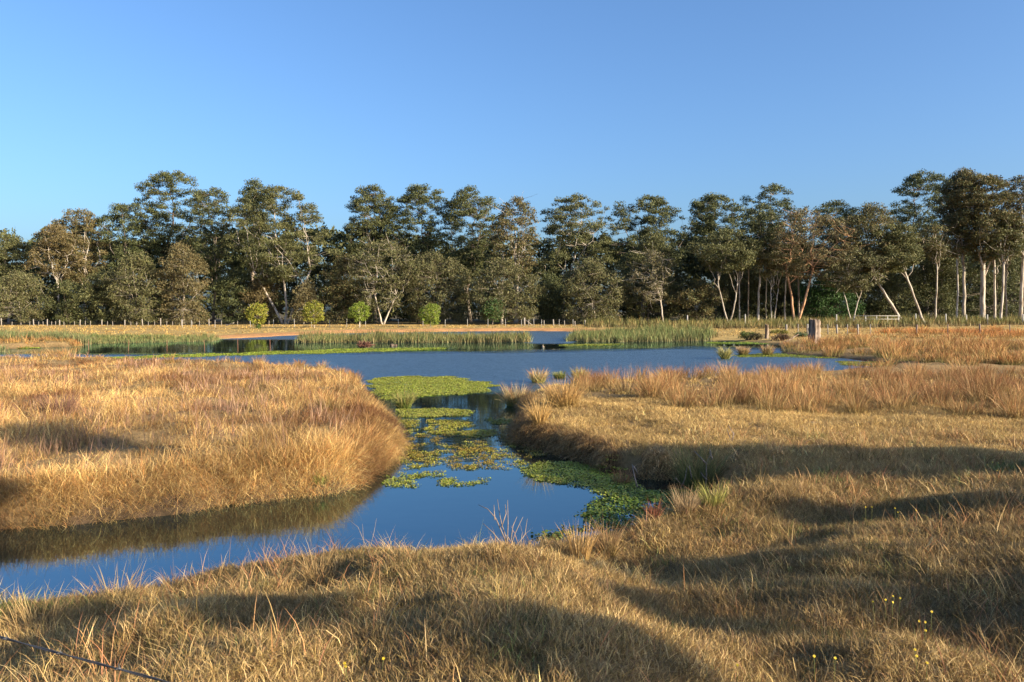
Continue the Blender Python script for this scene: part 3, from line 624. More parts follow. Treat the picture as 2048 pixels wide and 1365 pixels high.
# ------------------------------------------------------------------ trees
def clump_leaves(b, c, r, rz, n, leaf, cols, rg, shell=0.5, droop=0.3):
    """leaf-sized faces spread through a flattened clump"""
    d = rg.normal(0, 1, (n, 3)); d /= np.linalg.norm(d, axis=1)[:, None] + 1e-9
    q = rg.uniform(0, 1, n) ** shell
    p = d * q[:, None]; p[:, 2] = np.where(p[:, 2] < 0, p[:, 2] * 0.6, p[:, 2])
    P = np.asarray(c) + p * np.array([r, r, rz])
    a = rg.normal(0, 1, (n, 3)); a[:, 2] -= droop; a /= np.linalg.norm(a, axis=1)[:, None]
    w = np.cross(a, rg.normal(0, 1, (n, 3))); w /= np.linalg.norm(w, axis=1)[:, None] + 1e-9
    L = leaf * rg.uniform(0.6, 1.3, n)[:, None]; Wd = L * rg.uniform(0.30, 0.5, n)[:, None]
    v = np.stack([P - a * L * 0.5 + w * Wd * 0.6, P - a * L * 0.3 - w * Wd * 0.6, P + a * L * 0.6], 1).reshape(-1, 3)
    cc = np.asarray(cols)[rg.integers(0, len(cols), n)] * rg.uniform(0.7, 1.3, (n, 1)) * rg.uniform(0.85, 1.15)
    b.add(v, np.arange(3 * n), np.full(n, 3), np.repeat(cc, 3, 0))
def bez(p0, p1, p2, n):
    t = np.linspace(0, 1, n)[:, None]; return (1 - t) ** 2 * np.asarray(p0) + 2 * t * (1 - t) * np.asarray(p1) + t * t * np.asarray(p2)

OLIVE = [(0.122, 0.118, 0.044), (0.104, 0.106, 0.040), (0.142, 0.130, 0.052), (0.092, 0.098, 0.040)]
DKGRN = [(0.088, 0.098, 0.038), (0.074, 0.086, 0.035), (0.108, 0.110, 0.042)]
BROWN = [(0.150, 0.112, 0.048), (0.125, 0.100, 0.044), (0.170, 0.122, 0.052)]
GREY = [(0.140, 0.122, 0.060), (0.120, 0.108, 0.052), (0.155, 0.130, 0.066)]
GREEN = [(0.050, 0.105, 0.026), (0.062, 0.120, 0.030), (0.042, 0.085, 0.025)]
PALE = (0.46, 0.40, 0.33); GREYB = (0.26, 0.21, 0.165); DARKB = (0.13, 0.095, 0.07); ORANGE = (0.52, 0.30, 0.17)
def tree(name, label, u, D, top, cl, cr, cb, cols, bark, seed, style='gum', stems=1, fork=None, dens=1.0, thick=1.0, group=None, cat='tree', fork_u=None):
    rg = np.random.default_rng(seed)
    bx = PX(u, D); z0 = float(hgt(np.array([bx]), np.array([D]))[0]) - 0.1
    zt = ZV(top, D); zb = ZV(cb, D); x0, x1 = PX(cl, D), PX(cr, D); cx = (x0 + x1) / 2 - bx; rx = (x1 - x0) / 2 * (1.15 if style == 'bush' else 1.2)
    zt -= z0; zb -= z0
    root = empty(name, (bx, D, z0)); tag(root, label, cat, group)
    hc = zt - zb; ry = min(rx, 6.5) * 0.85
    # ---- foliage clumps inside the crown's outline
    cr0 = {'gum': 1.0, 'bush': 1.05, 'sparse': 0.8, 'wisp': 0.8}[style]
    nC = int({'gum': 1.15, 'bush': 1.5, 'sparse': 0.85, 'wisp': 0.8}[style] * dens * (rx * hc) / (cr0 * cr0 * 0.62) * 0.95) + 6
    nC = min(int(nC * (1.25 if style == 'bush' else 1.1)), 230); C = []; CN = np.zeros((nC + 1, 3))
    tries = 0
    while len(C) < nC and tries < 2500:
        tries += 1
        t = rg.uniform(0.02, 1.0)
        if style == 'bush': prof = (1 - abs(2 * t - 0.85) ** 2.6 / 1.75) if t > 0.42 else 0.82 + 0.4 * t
        else: prof = max(0.0, 1 - abs((t - 0.5) / 0.5) ** 2.6) ** 0.5 * (0.82 + 0.24 * t)
        a = rg.uniform(0, 2 * pi)
        prof *= 0.95 + 0.75 * vnoise(np.array([t * 3.3 + seed]), np.array([seed * 1.7 + cos(a) * 1.2]))[0]; q = rg.uniform(0, 1) ** 0.45
        p = np.array([cx + cos(a) * q * max(0.1, prof * rx * 1.08 - cr0 * 0.5), sin(a) * q * ry * prof, zb + t * max(0.5, hc - cr0 * 0.4)])
        
        md = 0.62 if style == 'bush' else 0.85
        q_ = CN[:len(C)] - p
        if not len(C) or (q_[:, 0] ** 2 + q_[:, 1] ** 2 + (1.3 * q_[:, 2]) ** 2).min() > (cr0 * md) ** 2: CN[len(C)] = p; C.append(p)
    # ---- stems and limbs
    tb = MB(); wb_ = MB(); bc = np.array(bark) * rg.uniform(0.9, 1.1); STEMS = []
    th = thick * (0.0135 * zt)
    zf = (fork if fork is not None else max(0.22 * zt, zb - 0.02 * zt)); zf = min(zf, 0.8 * zt)
    fx = cx * 0.45 if fork_u is None else PX(fork_u, D) - bx
    samples = []
    for s in range(stems):
        tb = MB(); limbs = []; STEMS.append((tb, limbs))
        off = 0 if stems == 1 else (s - (stems - 1) / 2)
        top_p = np.array([fx + off * rx * 0.55 + rg.normal(0, 0.2), rg.normal(0, 0.4), zf])
        base = np.array([off * th * 1.1, rg.normal(0, 0.1), 0]); midp = base * 0.4 + top_p * 0.6; midp[0] -= (top_p[0] - base[0]) * 0.15; midp[2] = zf * rg.uniform(0.4, 0.55)
        midp[:2] += rg.normal(0, 0.02 * zt, 2) * 0.6
        tr = bez(base, midp, top_p, 9); tr[1:-1, 0] += rg.normal(0, 0.012 * zt * 0.18, 7)
        r0 = th / sqrt(stems) * 1.05; rr = np.linspace(1, 0.68, 9) * r0; rr[0] *= 1.45; rr[1] *= 1.08
        tb.tube(tr, rr, 7, bc)
        # leader and main limbs
        tips = [np.array([cx + off * rx * 0.5 + rg.normal(0, 0.15 * rx), rg.normal(0, 0.3 * ry), zb + 0.93 * hc])]
        nl = {'gum': 5, 'bush': 4, 'sparse': 5, 'wisp': 6}[style]
        if stems > 1: nl = 3
        a0 = rg.uniform(0, 6.28)
        for q in range(nl):
            a = a0 + q * 2.4; tips.append(np.array([cx + off * rx * 0.35 + cos(a) * rx * rg.uniform(0.5, 0.85), sin(a) * ry * 0.75, zb + hc * rg.uniform(0.3, 0.85)]))
        CA = np.array(C); tips = [CA[np.argmin(np.linalg.norm(CA - tp, axis=1))] for tp in tips]
        for q, tp in enumerate(tips):
            st = top_p if q < 3 else tr[rg.integers(6, 9)]
            if q > 0 and q >= 3: st = tr[rg.integers(6, 9)]
            m = st * 0.5 + tp * 0.5; m[2] += rg.uniform(-0.05, 0.22) * (tp[2] - st[2]); m[0] += (tp[0] - st[0]) * rg.uniform(-0.1, 0.22)
            cv = bez(st, m, tp, 9); cv[1:-1] += rg.normal(0, 0.012 * zt, (7, 3))
            lm = MB(); lm.tube(cv, np.linspace(0.55 if q == 0 else 0.40, 0.07, 9) * r0, 5, bc); limbs.append(lm)
            for k in range(1, 9): samples.append((cv[k], r0 * (0.55 - 0.05 * k)))
    SP = np.array([s_[0] for s_ in samples])
    for c in C:
        dd = SP - c; cost = np.linalg.norm(dd, axis=1) + 1.2 * np.clip(dd[:, 2], 0, None); k = int(np.argmin(cost)); st = SP[k]
        m = (st + c) / 2; m[2] -= 0.12 * np.linalg.norm(c - st); m += rg.normal(0, 0.15, 3)
        wb_.tube(bez(st, m, c, 3), np.linspace(min(0.05, max(0.025, samples[k][1] * 0.4)), 0.015, 3), 3, bc * 0.9, cap=False)
    if style in ('wisp', 'sparse'):
        for q in range(60 if style == 'wisp' else 25):
            c = C[rg.integers(0, len(C))]; e = c + rg.normal(0, 1, 3) * np.array([1.4, 1.0, 0.9]) + np.array([np.sign(c[0] - cx) * 0.5, 0, 0.6])
            wb_.tube(bez(c, (c + e) / 2 + rg.normal(0, 0.2, 3), e, 4), np.linspace(0.035, 0.012, 4), 3, bc, cap=False)
    for tb, limbs in STEMS:
        tk = link('trunk', tb.mesh('trunk', True), M_BARK, root)
        for lm in limbs: link('limb', lm.mesh('limb', True), M_BARK, tk)
    tw_ = link('twigs', wb_.mesh('twigs'), M_BARK, root); tw_['kind'] = 'stuff'
    # ---- leaves
    lb = MB(); cols = np.asarray(cols) * np.array([0.95, 0.96, 0.93]); leaf = 0.33 if style != 'bush' else 0.31
    for c in C:
        r = cr0 * rg.uniform(0.75, 1.4)
        n = int({'gum': 195, 'bush': 138, 'sparse': 150, 'wisp': 95}[style] * (r / 1.3) ** 2)
        clump_leaves(lb, c, r, r * (0.68 if style == 'gum' else 0.85 if style == 'bush' else 0.7), max(24, n), leaf, cols, rg, 0.55, 0.6)
    link('crown', lb.mesh('crown'), M_LEAF, root)
    return root

G = 'gum trees of the wood'
T = [
 # name, label, u, D, top, crown left, right, bottom, colours, bark, style, extra
 ('gum_tree', 'gum at the far left picture edge with small high crown', 18, 148, 468, -20, 56, 572, OLIVE, GREYB, 'gum', {}),
 ('gum_tree', 'thin pale-trunked gum with sparse drooping crown, second from left edge', 116, 145, 448, 62, 160, 560, BROWN, PALE, 'sparse', dict(thick=0.8)),
 ('gum_tree', 'gum with reddish brown crown, left of the tallest left gum', 170, 150, 418, 108, 214, 535, BROWN + OLIVE[:1], PALE, 'gum', {}),
 ('gum_tree', 'flat-topped dark gum between the reddish gum and the tallest left gum', 258, 152, 406, 208, 318, 525, DKGRN, GREYB, 'gum', {}),
 ('gum_tree', 'tallest gum of the left half with layered umbrella crown', 345, 154, 343, 286, 394, 505, DKGRN + OLIVE[:1], DARKB, 'gum', dict(dens=0.85)),
 ('gum_tree', 'slender straight gum with airy crown beside the tallest left gum', 428, 146, 375, 382, 470, 520, DKGRN + OLIVE[:1], GREYB, 'sparse', dict(thick=0.7, dens=1.2)),
 ('gum_tree', 'dark gum crown rising behind the left side of the big spreading gum', 508, 156, 358, 466, 548, 505, DKGRN, GREYB, 'gum', {}),
 ('gum_tree', 'big spreading gum with three pale stems behind the first two clipped trees', 571, 140, 373, 470, 640, 572, OLIVE, PALE, 'gum', dict(stems=3, fork=9.5, thick=1.15, dens=1.25)),
 ('gum_tree', 'gum with long left branch at the gap right of the big spreading gum', 752, 154, 370, 694, 792, 520, DKGRN + OLIVE[:2], GREYB, 'gum', dict(dens=1.1)),
 ('gum_tree', 'broad dome-topped gum behind the fourth clipped tree', 838, 155, 368, 782, 888, 525, DKGRN, DARKB, 'gum', dict(dens=1.15)),
 ('gum_tree', 'gum with a small dome on top and leaning grey trunk, centre of the wood', 940, 153, 372, 886, 990, 535, DKGRN + OLIVE[:1], GREYB, 'gum', {}),
 ('gum_tree', 'gum with thick pale trunk and thin crown right of centre', 1031, 142, 394, 982, 1082, 560, BROWN + OLIVE[:2], PALE, 'sparse', dict(thick=1.1, dens=1.5)),
 ('gum_tree', 'bushy-topped gum above the gap in the reeds', 1120, 150, 388, 1068, 1216, 560, OLIVE + DKGRN[:1], PALE, 'gum', dict(dens=1.15)),
 ('gum_tree', 'wide rounded gum crown above the bright reed bed', 1285, 153, 388, 1220, 1378, 515, DKGRN + OLIVE[:1], GREYB, 'gum', dict(dens=1.15)),
 ('gum_tree', 'lumpy dark gum crown right of the wide rounded gum', 1432, 154, 389, 1368, 1492, 500, DKGRN, GREYB, 'gum', {}),
 ('gum_tree', 'airy gum with separate tiers poking out above its neighbours, mid right', 1545, 155, 368, 1496, 1588, 500, DKGRN, PALE, 'gum', dict(dens=0.7, thick=0.7)),
 ('gum_tree', 'low flat gum crown behind the orange-trunked tree', 1676, 156, 402, 1616, 1726, 510, DKGRN, GREYB, 'gum', {}),
 ('gum_tree', 'tall gum with broad dark crown left of the far-right group', 1852, 152, 343, 1776, 1905, 495, DKGRN, GREYB, 'gum', dict(dens=1.1)),
 ('gum_tree', 'highest gum of the far-right group, straight pale trunk', 1927, 136, 337, 1882, 1970, 500, BROWN + OLIVE[:2], PALE, 'gum', dict(dens=1.2, thick=0.8)),
 ('gum_tree', 'big pale gum with branching trunk, centre of the far-right group', 1966, 134, 346, 1898, 2036, 525, BROWN + OLIVE, PALE, 'gum', dict(fork=10.0, thick=1.35, dens=1.1)),
 ('gum_tree', 'tall straight gum cut by the right picture edge', 2041, 133, 350, 1996, 2092, 490, BROWN + OLIVE[:2], PALE, 'sparse', dict(thick=0.9, dens=1.3)),
 # trees of the wood's edge
 ('paperbark_tree', 'bushy grey-green paperbark at the far left fence end', 42, 138, 545, -25, 100, 646, GREY + OLIVE, PALE, 'bush', {}),
 ('paperbark_tree', 'low thicket-like paperbark beneath the thin pale gum', 140, 139, 560, 88, 180, 647, OLIVE + DKGRN, GREYB, 'bush', {}),
 ('paperbark_tree', 'rounded olive paperbark below the reddish gum', 205, 140, 540, 165, 248, 647, OLIVE, GREYB, 'bush', {}),
 ('paperbark_tree', 'wide paperbark below the flat-topped dark gum', 272, 138, 505, 222, 332, 647, OLIVE + GREY, PALE, 'bush', {}),
 ('paperbark_tree', 'brown leafy paperbark below the tallest left gum', 368, 139, 488, 318, 412, 647, BROWN + GREY, PALE, 'bush', {}),
 ('paperbark_tree', 'dark low tree right of the slender straight gum', 465, 143, 540, 428, 520, 648, DKGRN, DARKB, 'bush', {}),
 ('paperbark_tree', 'dull brown small tree under the big spreading gum', 520, 142, 545, 488, 566, 650, BROWN, GREYB, 'bush', {}),
 ('paperbark_tree', 'small brown tree just right of the big gum stems', 607, 137, 560, 585, 645, 648, BROWN + GREY, PALE, 'bush', dict(dens=0.8)),
 ('paperbark_tree', 'brownish paperbark between the second and third clipped trees', 682, 139, 508, 640, 738, 648, BROWN + OLIVE, GREYB, 'bush', {}),
 ('paperbark_tree', 'grey-green twin-trunked tree between the third and fourth clipped trees', 766, 134, 480, 708, 832, 622, GREY + OLIVE, PALE, 'wisp', dict(stems=2, fork=5.0, dens=1.9)),
 ('paperbark_tree', 'low dense tree behind the third clipped tree', 715, 141, 585, 680, 760, 650, DKGRN + OLIVE, DARKB, 'bush', {}),
 ('paperbark_tree', 'rounded paperbark right behind the fourth clipped tree', 872, 138, 505, 792, 936, 645, OLIVE + GREY, GREYB, 'bush', dict(dens=1.1)),
 ('paperbark_tree', 'paperbark with thick cream trunk behind the white fence posts', 1003, 133, 518, 945, 1064, 640, GREY + OLIVE, PALE, 'bush', dict(fork=3.0, thick=1.6)),
 ('small_tree', 'small dark green tree left of the thick cream trunk', 984, 129, 598, 958, 1010, 640, GREEN + DKGRN, GREYB, 'bush', dict(fork=1.2)),
 ('paperbark_tree', 'dark tree in shade left of the gap in the reeds', 1095, 141, 545, 1062, 1138, 648, DKGRN, DARKB, 'bush', {}),
 ('paperbark_tree', 'pale twiggy paperbark above the right end of the earth bank', 1190, 133, 520, 1128, 1248, 646, GREY + OLIVE, PALE, 'bush', dict(fork=3.5)),
 ('paperbark_tree', 'tall olive paperbark behind the bright reed bed', 1296, 140, 468, 1232, 1384, 645, OLIVE, GREYB, 'bush', dict(dens=1.0)),
 ('bare_tree', 'thin grey half-bare tree in front of the olive paperbark', 1326, 131, 500, 1268, 1344, 605, GREY, PALE, 'wisp', dict(fork=5.0, thick=0.8)),
 ('paperbark_tree', 'brown bushy tree left of the forked white-stemmed tree', 1394, 135, 560, 1346, 1446, 642, BROWN + OLIVE, GREYB, 'bush', {}),
 ('forked_tree', 'white-stemmed tree forking low into a wide V', 1458, 130, 458, 1398, 1512, 545, OLIVE, PALE, 'gum', dict(stems=2, fork=7.0, thick=0.9, dens=1.2)),
 ('slender_tree', 'slim pale trunk just right of the V-forked tree', 1480, 134, 495, 1456, 1508, 540, OLIVE, PALE, 'sparse', dict(thick=0.7)),
 ('slender_tree', 'tall slim tree with mottled trunk between the V-forked and orange-trunked trees', 1516, 133, 418, 1484, 1562, 505, OLIVE + DKGRN, PALE, 'gum', dict(thick=0.75)),
 ('slender_tree', 'leaning pale forked sapling left of the orange trunk', 1546, 131, 462, 1518, 1590, 540, OLIVE + GREY, PALE, 'sparse', dict(stems=2, fork=6.0, thick=0.7)),
 ('slender_tree', 'slim straight pale stem touching the orange trunk', 1571, 133, 470, 1548, 1606, 540, OLIVE, PALE, 'sparse', dict(thick=0.7)),
 ('orange_trunk_tree', 'tree with bright orange trunk and fan of reddish bare branches', 1590, 129, 415, 1532, 1688, 560, BROWN + GREY, ORANGE, 'wisp', dict(fork=9.0, stems=2, thick=1.15, dens=2.3)),
 ('leafy_tree', 'low dense bright green tree right of the orange trunk', 1648, 141, 548, 1594, 1712, 645, GREEN, DARKB, 'bush', dict(dens=1.1)),
 ('forked_tree', 'white Y-shaped tree in front of dark green foliage near the white rail', 1704, 128, 498, 1652, 1762, 585, OLIVE + GREY, PALE, 'sparse', dict(stems=2, fork=5.2, thick=0.85, dens=1.6)),
 ('leaning_tree', 'round-crowned tree leaning left with its foot beside the white rail', 1806, 131, 406, 1676, 1796, 545, OLIVE + BROWN, PALE, 'bush', dict(fork=8.5, fork_u=1742, thick=0.9)),
 ('leaning_tree', 'pale tree leaning left, right of the round-crowned leaning tree', 1848, 129, 448, 1738, 1836, 545, OLIVE, PALE, 'gum', dict(fork=9.5, fork_u=1806, thick=0.9, dens=1.3)),
 ('slender_tree', 'slender grey-white trunk alone left of the far-right group', 1869, 132, 450, 1838, 1902, 525, OLIVE + BROWN, PALE, 'sparse', dict(thick=0.7, dens=1.3)),
 ('slender_tree', 'pair-standing thin trunk at the left of the far-right group', 1913, 134, 425, 1886, 1942, 515, BROWN + OLIVE, PALE, 'sparse', dict(thick=0.7, dens=1.3)),
 ('slender_tree', 'straight mottled trunk right of the big pale branching gum', 1990, 133, 420, 1966, 2022, 515, BROWN + OLIVE, PALE, 'sparse', dict(thick=0.8, dens=1.3)),
 ('slender_tree', 'second mottled trunk, between the first mottled one and the edge gum', 2001, 131, 440, 1978, 2040, 520, OLIVE, PALE, 'sparse', dict(thick=0.9, dens=1.3)),
 ('slender_tree', 'thin brownish trunk second to the right of the V-forked tree', 1495, 135, 470, 1474, 1520, 530, OLIVE, (0.42, 0.32, 0.22), 'sparse', dict(thick=0.6)),
 ('slender_tree', 'short slim trunk left of the leaning pale forked sapling', 1534, 132, 500, 1516, 1556, 560, OLIVE + GREY, (0.52, 0.42, 0.28), 'sparse', dict(thick=0.6)),
 ('slender_tree', 'grey trunk half hidden behind the orange trunk', 1598, 134, 450, 1570, 1632, 530, OLIVE, GREYB, 'sparse', dict(thick=0.7)),
 ('slender_tree', 'slim grey trunk between the mottled pair and the edge gum', 2014, 134, 430, 1992, 2044, 520, OLIVE + BROWN, GREYB, 'sparse', dict(thick=0.7, dens=1.2)),
 ('paperbark_tree', 'olive tree filling the gap behind the white rail', 1765, 143, 500, 1715, 1825, 645, OLIVE + DKGRN, GREYB, 'bush', {}),
 ('paperbark_tree', 'olive tree behind the slender grey-white trunk', 1880, 144, 475, 1822, 1932, 645, OLIVE + DKGRN, GREYB, 'bush', {}),
 ('paperbark_tree', 'olive tree low behind the big pale branching gum', 1985, 145, 490, 1925, 2090, 645, OLIVE + DKGRN, GREYB, 'bush', {}),
 ('paperbark_tree', 'dark olive tree behind the V-forked tree', 1470, 144, 480, 1420, 1530, 645, DKGRN + OLIVE, DARKB, 'bush', {}),
 ('paperbark_tree', 'dark olive tree behind the slim mottled tree', 1562, 145, 520, 1508, 1612, 645, DKGRN + OLIVE, DARKB, 'bush', {}),
]
for q, (nm, lab, u, D, top, cl, cr, cb, cols, bark, sty, ex) in enumerate(T):
    tree(nm, lab, u, D, top, cl, cr, cb + (35 if D >= 146 and sty != 'bush' else 0), cols, bark, 1000 + q * 7, sty, **ex)

# the wood behind, too deep in shade and too far to tell its trees apart
rg = np.random.default_rng(99); wb = MB()
for q in range(2900):
    D = rg.uniform(158, 192); u = rg.uniform(-260, 2310); zt = 17.0 + 3.5 * float(vnoise(np.array([u * 0.012]), np.array([3.3]))[0]) * 2
    z = 0.3 + zt * rg.uniform(0, 1) ** 0.8; clump_leaves(wb, (PX(u, D), D, z), rg.uniform(1.6, 2.6), rg.uniform(1.3, 2.0), 52, 1.05, DKGRN + OLIVE[:1], rg, 0.45, 0.3)
wood = link('far_woodland', wb.mesh('far_woodland'), M_LEAF); tag(wood, 'dark mass of woodland behind the row of gums', 'woodland', kind='stuff')

# clipped round trees on the far bank
def clipped(label, u, base_v, top_v, half, D, seed, skirt=False, cols=((0.19, 0.20, 0.026), (0.24, 0.235, 0.032), (0.14, 0.165, 0.024), (0.29, 0.235, 0.04))):
    rg = np.random.default_rng(seed); bx = PX(u, D); z0 = float(hgt(np.array([bx]), np.array([D]))[0]) - 0.03
    root = empty('clipped_tree', (bx, D, z0)); tag(root, label, 'tree', 'clipped round trees on the far bank')
    zt = ZV(top_v, D) - z0; r = half * 1.10 / F * D; cz = zt - r * 1.02
    tb = MB(); tb.tube([(0, 0, -0.1), (0.03, 0, 0.4 * cz), (-0.02, 0.02, cz * 0.7), (0, 0, cz + 0.3)], [0.10, 0.075, 0.065, 0.04], 7, PALE)
    for q in range(12):
        a = rg.uniform(0, 6.28); e = np.array([cos(a) * r * 0.8, sin(a) * r * 0.8, cz + rg.uniform(-0.3, 0.7) * r]); s_ = np.array([0, 0, cz * rg.uniform(0.6, 1.0)])
        tb.tube(bez(s_, (s_ + e) / 2 + np.array([0, 0, -0.1]), e, 5), np.linspace(0.035, 0.012, 5), 4, PALE, cap=False)
    link('trunk', tb.mesh('trunk', True), M_BARK, root)
    lb = MB()
    for q in range(150):
        d = rg.normal(0, 1, 3); d /= np.linalg.norm(d); rad = r * rg.uniform(0.55, 0.88) * (1 + 0.12 * vnoise(np.array([d[0] * 2 + seed]), np.array([d[2] * 2]))[0] * 2)
        clump_leaves(lb, np.array([0, 0, cz]) + d * rad * np.array([1, 1, 0.97]), 0.34, 0.30, 34, 0.18, cols, rg, 0.5, 0.0)
    if skirt:
        for q in range(16): clump_leaves(lb, (rg.normal(0.05, 0.22), rg.normal(0, 0.2), rg.uniform(0.1, cz * 0.45)), 0.26, 0.30, 36, 0.17, [(0.07, 0.13, 0.02), (0.10, 0.15, 0.03)], rg, 0.5, 0.0)
    link('crown', lb.mesh('crown'), M_LEAF, root)
clipped('clipped round yellow-green tree farthest left, with leafy shoots at its foot', 515, 660, 600, 24.5, 104, 31, True)
clipped('clipped round yellow-green tree, second from left, beside the big gum stems', 628, 656, 597, 24.5, 108, 32)
clipped('clipped round green tree, third from left, slightly thinner crown', 719, 653, 600, 22, 112, 33, cols=((0.17, 0.23, 0.03), (0.23, 0.27, 0.038), (0.13, 0.18, 0.028)))
clipped('clipped round green tree farthest right, on the bank above the reed island', 861, 652, 603, 23.5, 114, 34, cols=((0.17, 0.23, 0.03), (0.24, 0.27, 0.038), (0.13, 0.18, 0.028)))

# ------------------------------------------------------------------ rush tussocks standing on their own
def tussock(label, u, base_v, hpx, wpx, seed, cols, basec, zbase=0.0, n=320, lean=0.34, name='rush_tussock', bend=(0.1, 0.8)):
    x, y = ground_pt(u, base_v, zbase); hgt_m = hpx / F * y; wm = wpx / F * y
    z = max(float(hgt(np.array([x]), np.array([y]))[0]), 0.0)
    px_w = max(0.004, 0.00045 * y)
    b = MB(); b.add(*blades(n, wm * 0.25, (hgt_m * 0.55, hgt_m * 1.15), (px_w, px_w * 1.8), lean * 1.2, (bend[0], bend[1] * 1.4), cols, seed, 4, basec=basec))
    o = link(name, b.mesh(name), M_TUSS); o.location = (x, y, z); tag(o, label, 'tussock', 'rush tussocks by the water'); return o
GRNB = (0.17, 0.19, 0.04)
tussock('round tussock in open water left of the two green tussocks', 1076, 765, 32, 48, 1, list(RUSSET) + list(STRAW), GRNB)
tussock('low green tussock between two taller ones in open water', 1119, 757, 17, 34, 2, [(0.26, 0.27, 0.06), (0.34, 0.30, 0.09)], (0.14, 0.19, 0.03))
tussock('green-centred tussock in open water, right of the low green one', 1160, 760, 28, 42, 3, [(0.30, 0.28, 0.07), (0.45, 0.28, 0.11)], (0.15, 0.18, 0.03))
tussock('spiky tussock at the channel mouth opposite the weed mat', 1032, 812, 52, 70, 4, list(STRAW) + list(RUSSET), GRNB)
tussock('large golden tussock at the tip of the promontory', 1128, 826, 66, 100, 5, [(0.58, 0.36, 0.13), (0.52, 0.30, 0.11), (0.46, 0.26, 0.10)], (0.34, 0.24, 0.08), 0.35, n=520)
tussock('green tussock against the left bank beside the weed mat', 808, 815, 38, 55, 6, [(0.28, 0.26, 0.08), (0.40, 0.27, 0.11), (0.2, 0.22, 0.05)], (0.13, 0.17, 0.03))
tussock('upright orange stalks on the corner of the promontory', 1078, 855, 62, 50, 7, [(0.60, 0.38, 0.14), (0.5, 0.3, 0.1)], (0.4, 0.26, 0.09), 0.35, lean=0.2, n=220)
tussock('leftmost of the three small tussocks standing off the right-hand rushes', 1450, 718, 28, 30, 8, [(0.42, 0.34, 0.12), (0.34, 0.3, 0.1)], (0.2, 0.2, 0.05))
tussock('middle one of the three small tussocks off the right-hand rushes', 1487, 711, 22, 26, 9, list(RUSSET) + list(STRAW), GRNB)
tussock('rightmost of the three small tussocks off the right-hand rushes', 1535, 711, 24, 28, 10, list(RUSSET) + list(STRAW), GRNB)
tussock('big dark green rush clump in the shade of the inlet', 1395, 972, 105, 140, 11, [(0.16, 0.17, 0.05), (0.22, 0.2, 0.07), (0.3, 0.22, 0.09)], (0.10, 0.12, 0.03), n=420)
tussock('small reddish tussock standing in the weed of the inlet', 1245, 966, 34, 60, 12, [(0.28, 0.12, 0.06), (0.34, 0.18, 0.08)], (0.2, 0.13, 0.06), n=160, lean=0.5)
tussock('yellow-green rushes on the near corner of the inlet', 1425, 1030, 62, 80, 13, [(0.36, 0.34, 0.08), (0.44, 0.36, 0.12), (0.28, 0.28, 0.06)], (0.22, 0.22, 0.05), 0.2, n=200, lean=0.22)
tussock('pale brown grass tuft left of the yellow-green rushes', 1370, 1048, 62, 70, 14, [(0.40, 0.28, 0.15), (0.36, 0.24, 0.12)], (0.3, 0.2, 0.1), 0.15, n=200, lean=0.2)
tussock('thin dark red stalks beside the inlet water plants', 1308, 1068, 55, 30, 15, [(0.30, 0.10, 0.05), (0.25, 0.08, 0.04)], (0.22, 0.09, 0.05), 0.05, n=90, lean=0.14)
tussock('bright orange stalks at the near bank next to the leafy runners', 1160, 1128, 85, 70, 16, [(0.60, 0.36, 0.12), (0.5, 0.28, 0.09), (0.62, 0.42, 0.2)], (0.4, 0.26, 0.09), 0.05, n=170, lean=0.17, bend=(0, 0.5))
tussock('russet stalks on the near bank right of the orange ones', 1215, 1112, 80, 60, 17, [(0.44, 0.26, 0.12), (0.36, 0.2, 0.09)], (0.26, 0.2, 0.07), 0.05, n=170, lean=0.2)
tussock('purple-brown seedhead patch standing dark in the left bank grass', 116, 838, 62, 80, 18, [(0.20, 0.10, 0.07), (0.24, 0.12, 0.08), (0.16, 0.08, 0.06)], (0.2, 0.12, 0.07), 0.55, n=420, lean=0.22)
tussock('pale orange reed stalks at the left picture edge of the near bank', 75, 1215, 100, 190, 19, [(0.5, 0.34, 0.15), (0.4, 0.25, 0.11)], (0.4, 0.26, 0.1), 0.3, n=110, lean=0.3, bend=(0, 1.1))
tussock('dark thin stalks on the near bank before the reflection', 235, 1190, 95, 120, 20, [(0.22, 0.15, 0.07), (0.3, 0.2, 0.09)], (0.2, 0.15, 0.06), 0.25, n=60, lean=0.3, bend=(0, 0.9))
tussock('upright dry stalks on the near bank left of the bright mound', 635, 1165, 95, 90, 21, [(0.42, 0.28, 0.12), (0.32, 0.2, 0.09)], (0.3, 0.2, 0.08), 0.3, n=90, lean=0.3, bend=(0, 1.0))
tussock('pale green tuft at the waterline under the left bank', 640, 986, 26, 42, 22, [(0.16, 0.22, 0.04), (0.24, 0.26, 0.06)], (0.1, 0.15, 0.03), n=120, lean=0.4)
tussock('tall pale stalks leaning out of the left bank near the notch', 290, 935, 62, 60, 23, [(0.6, 0.44, 0.2), (0.5, 0.34, 0.15)], (0.4, 0.28, 0.12), 0.6, n=34, lean=0.3, bend=(0, 1.4))

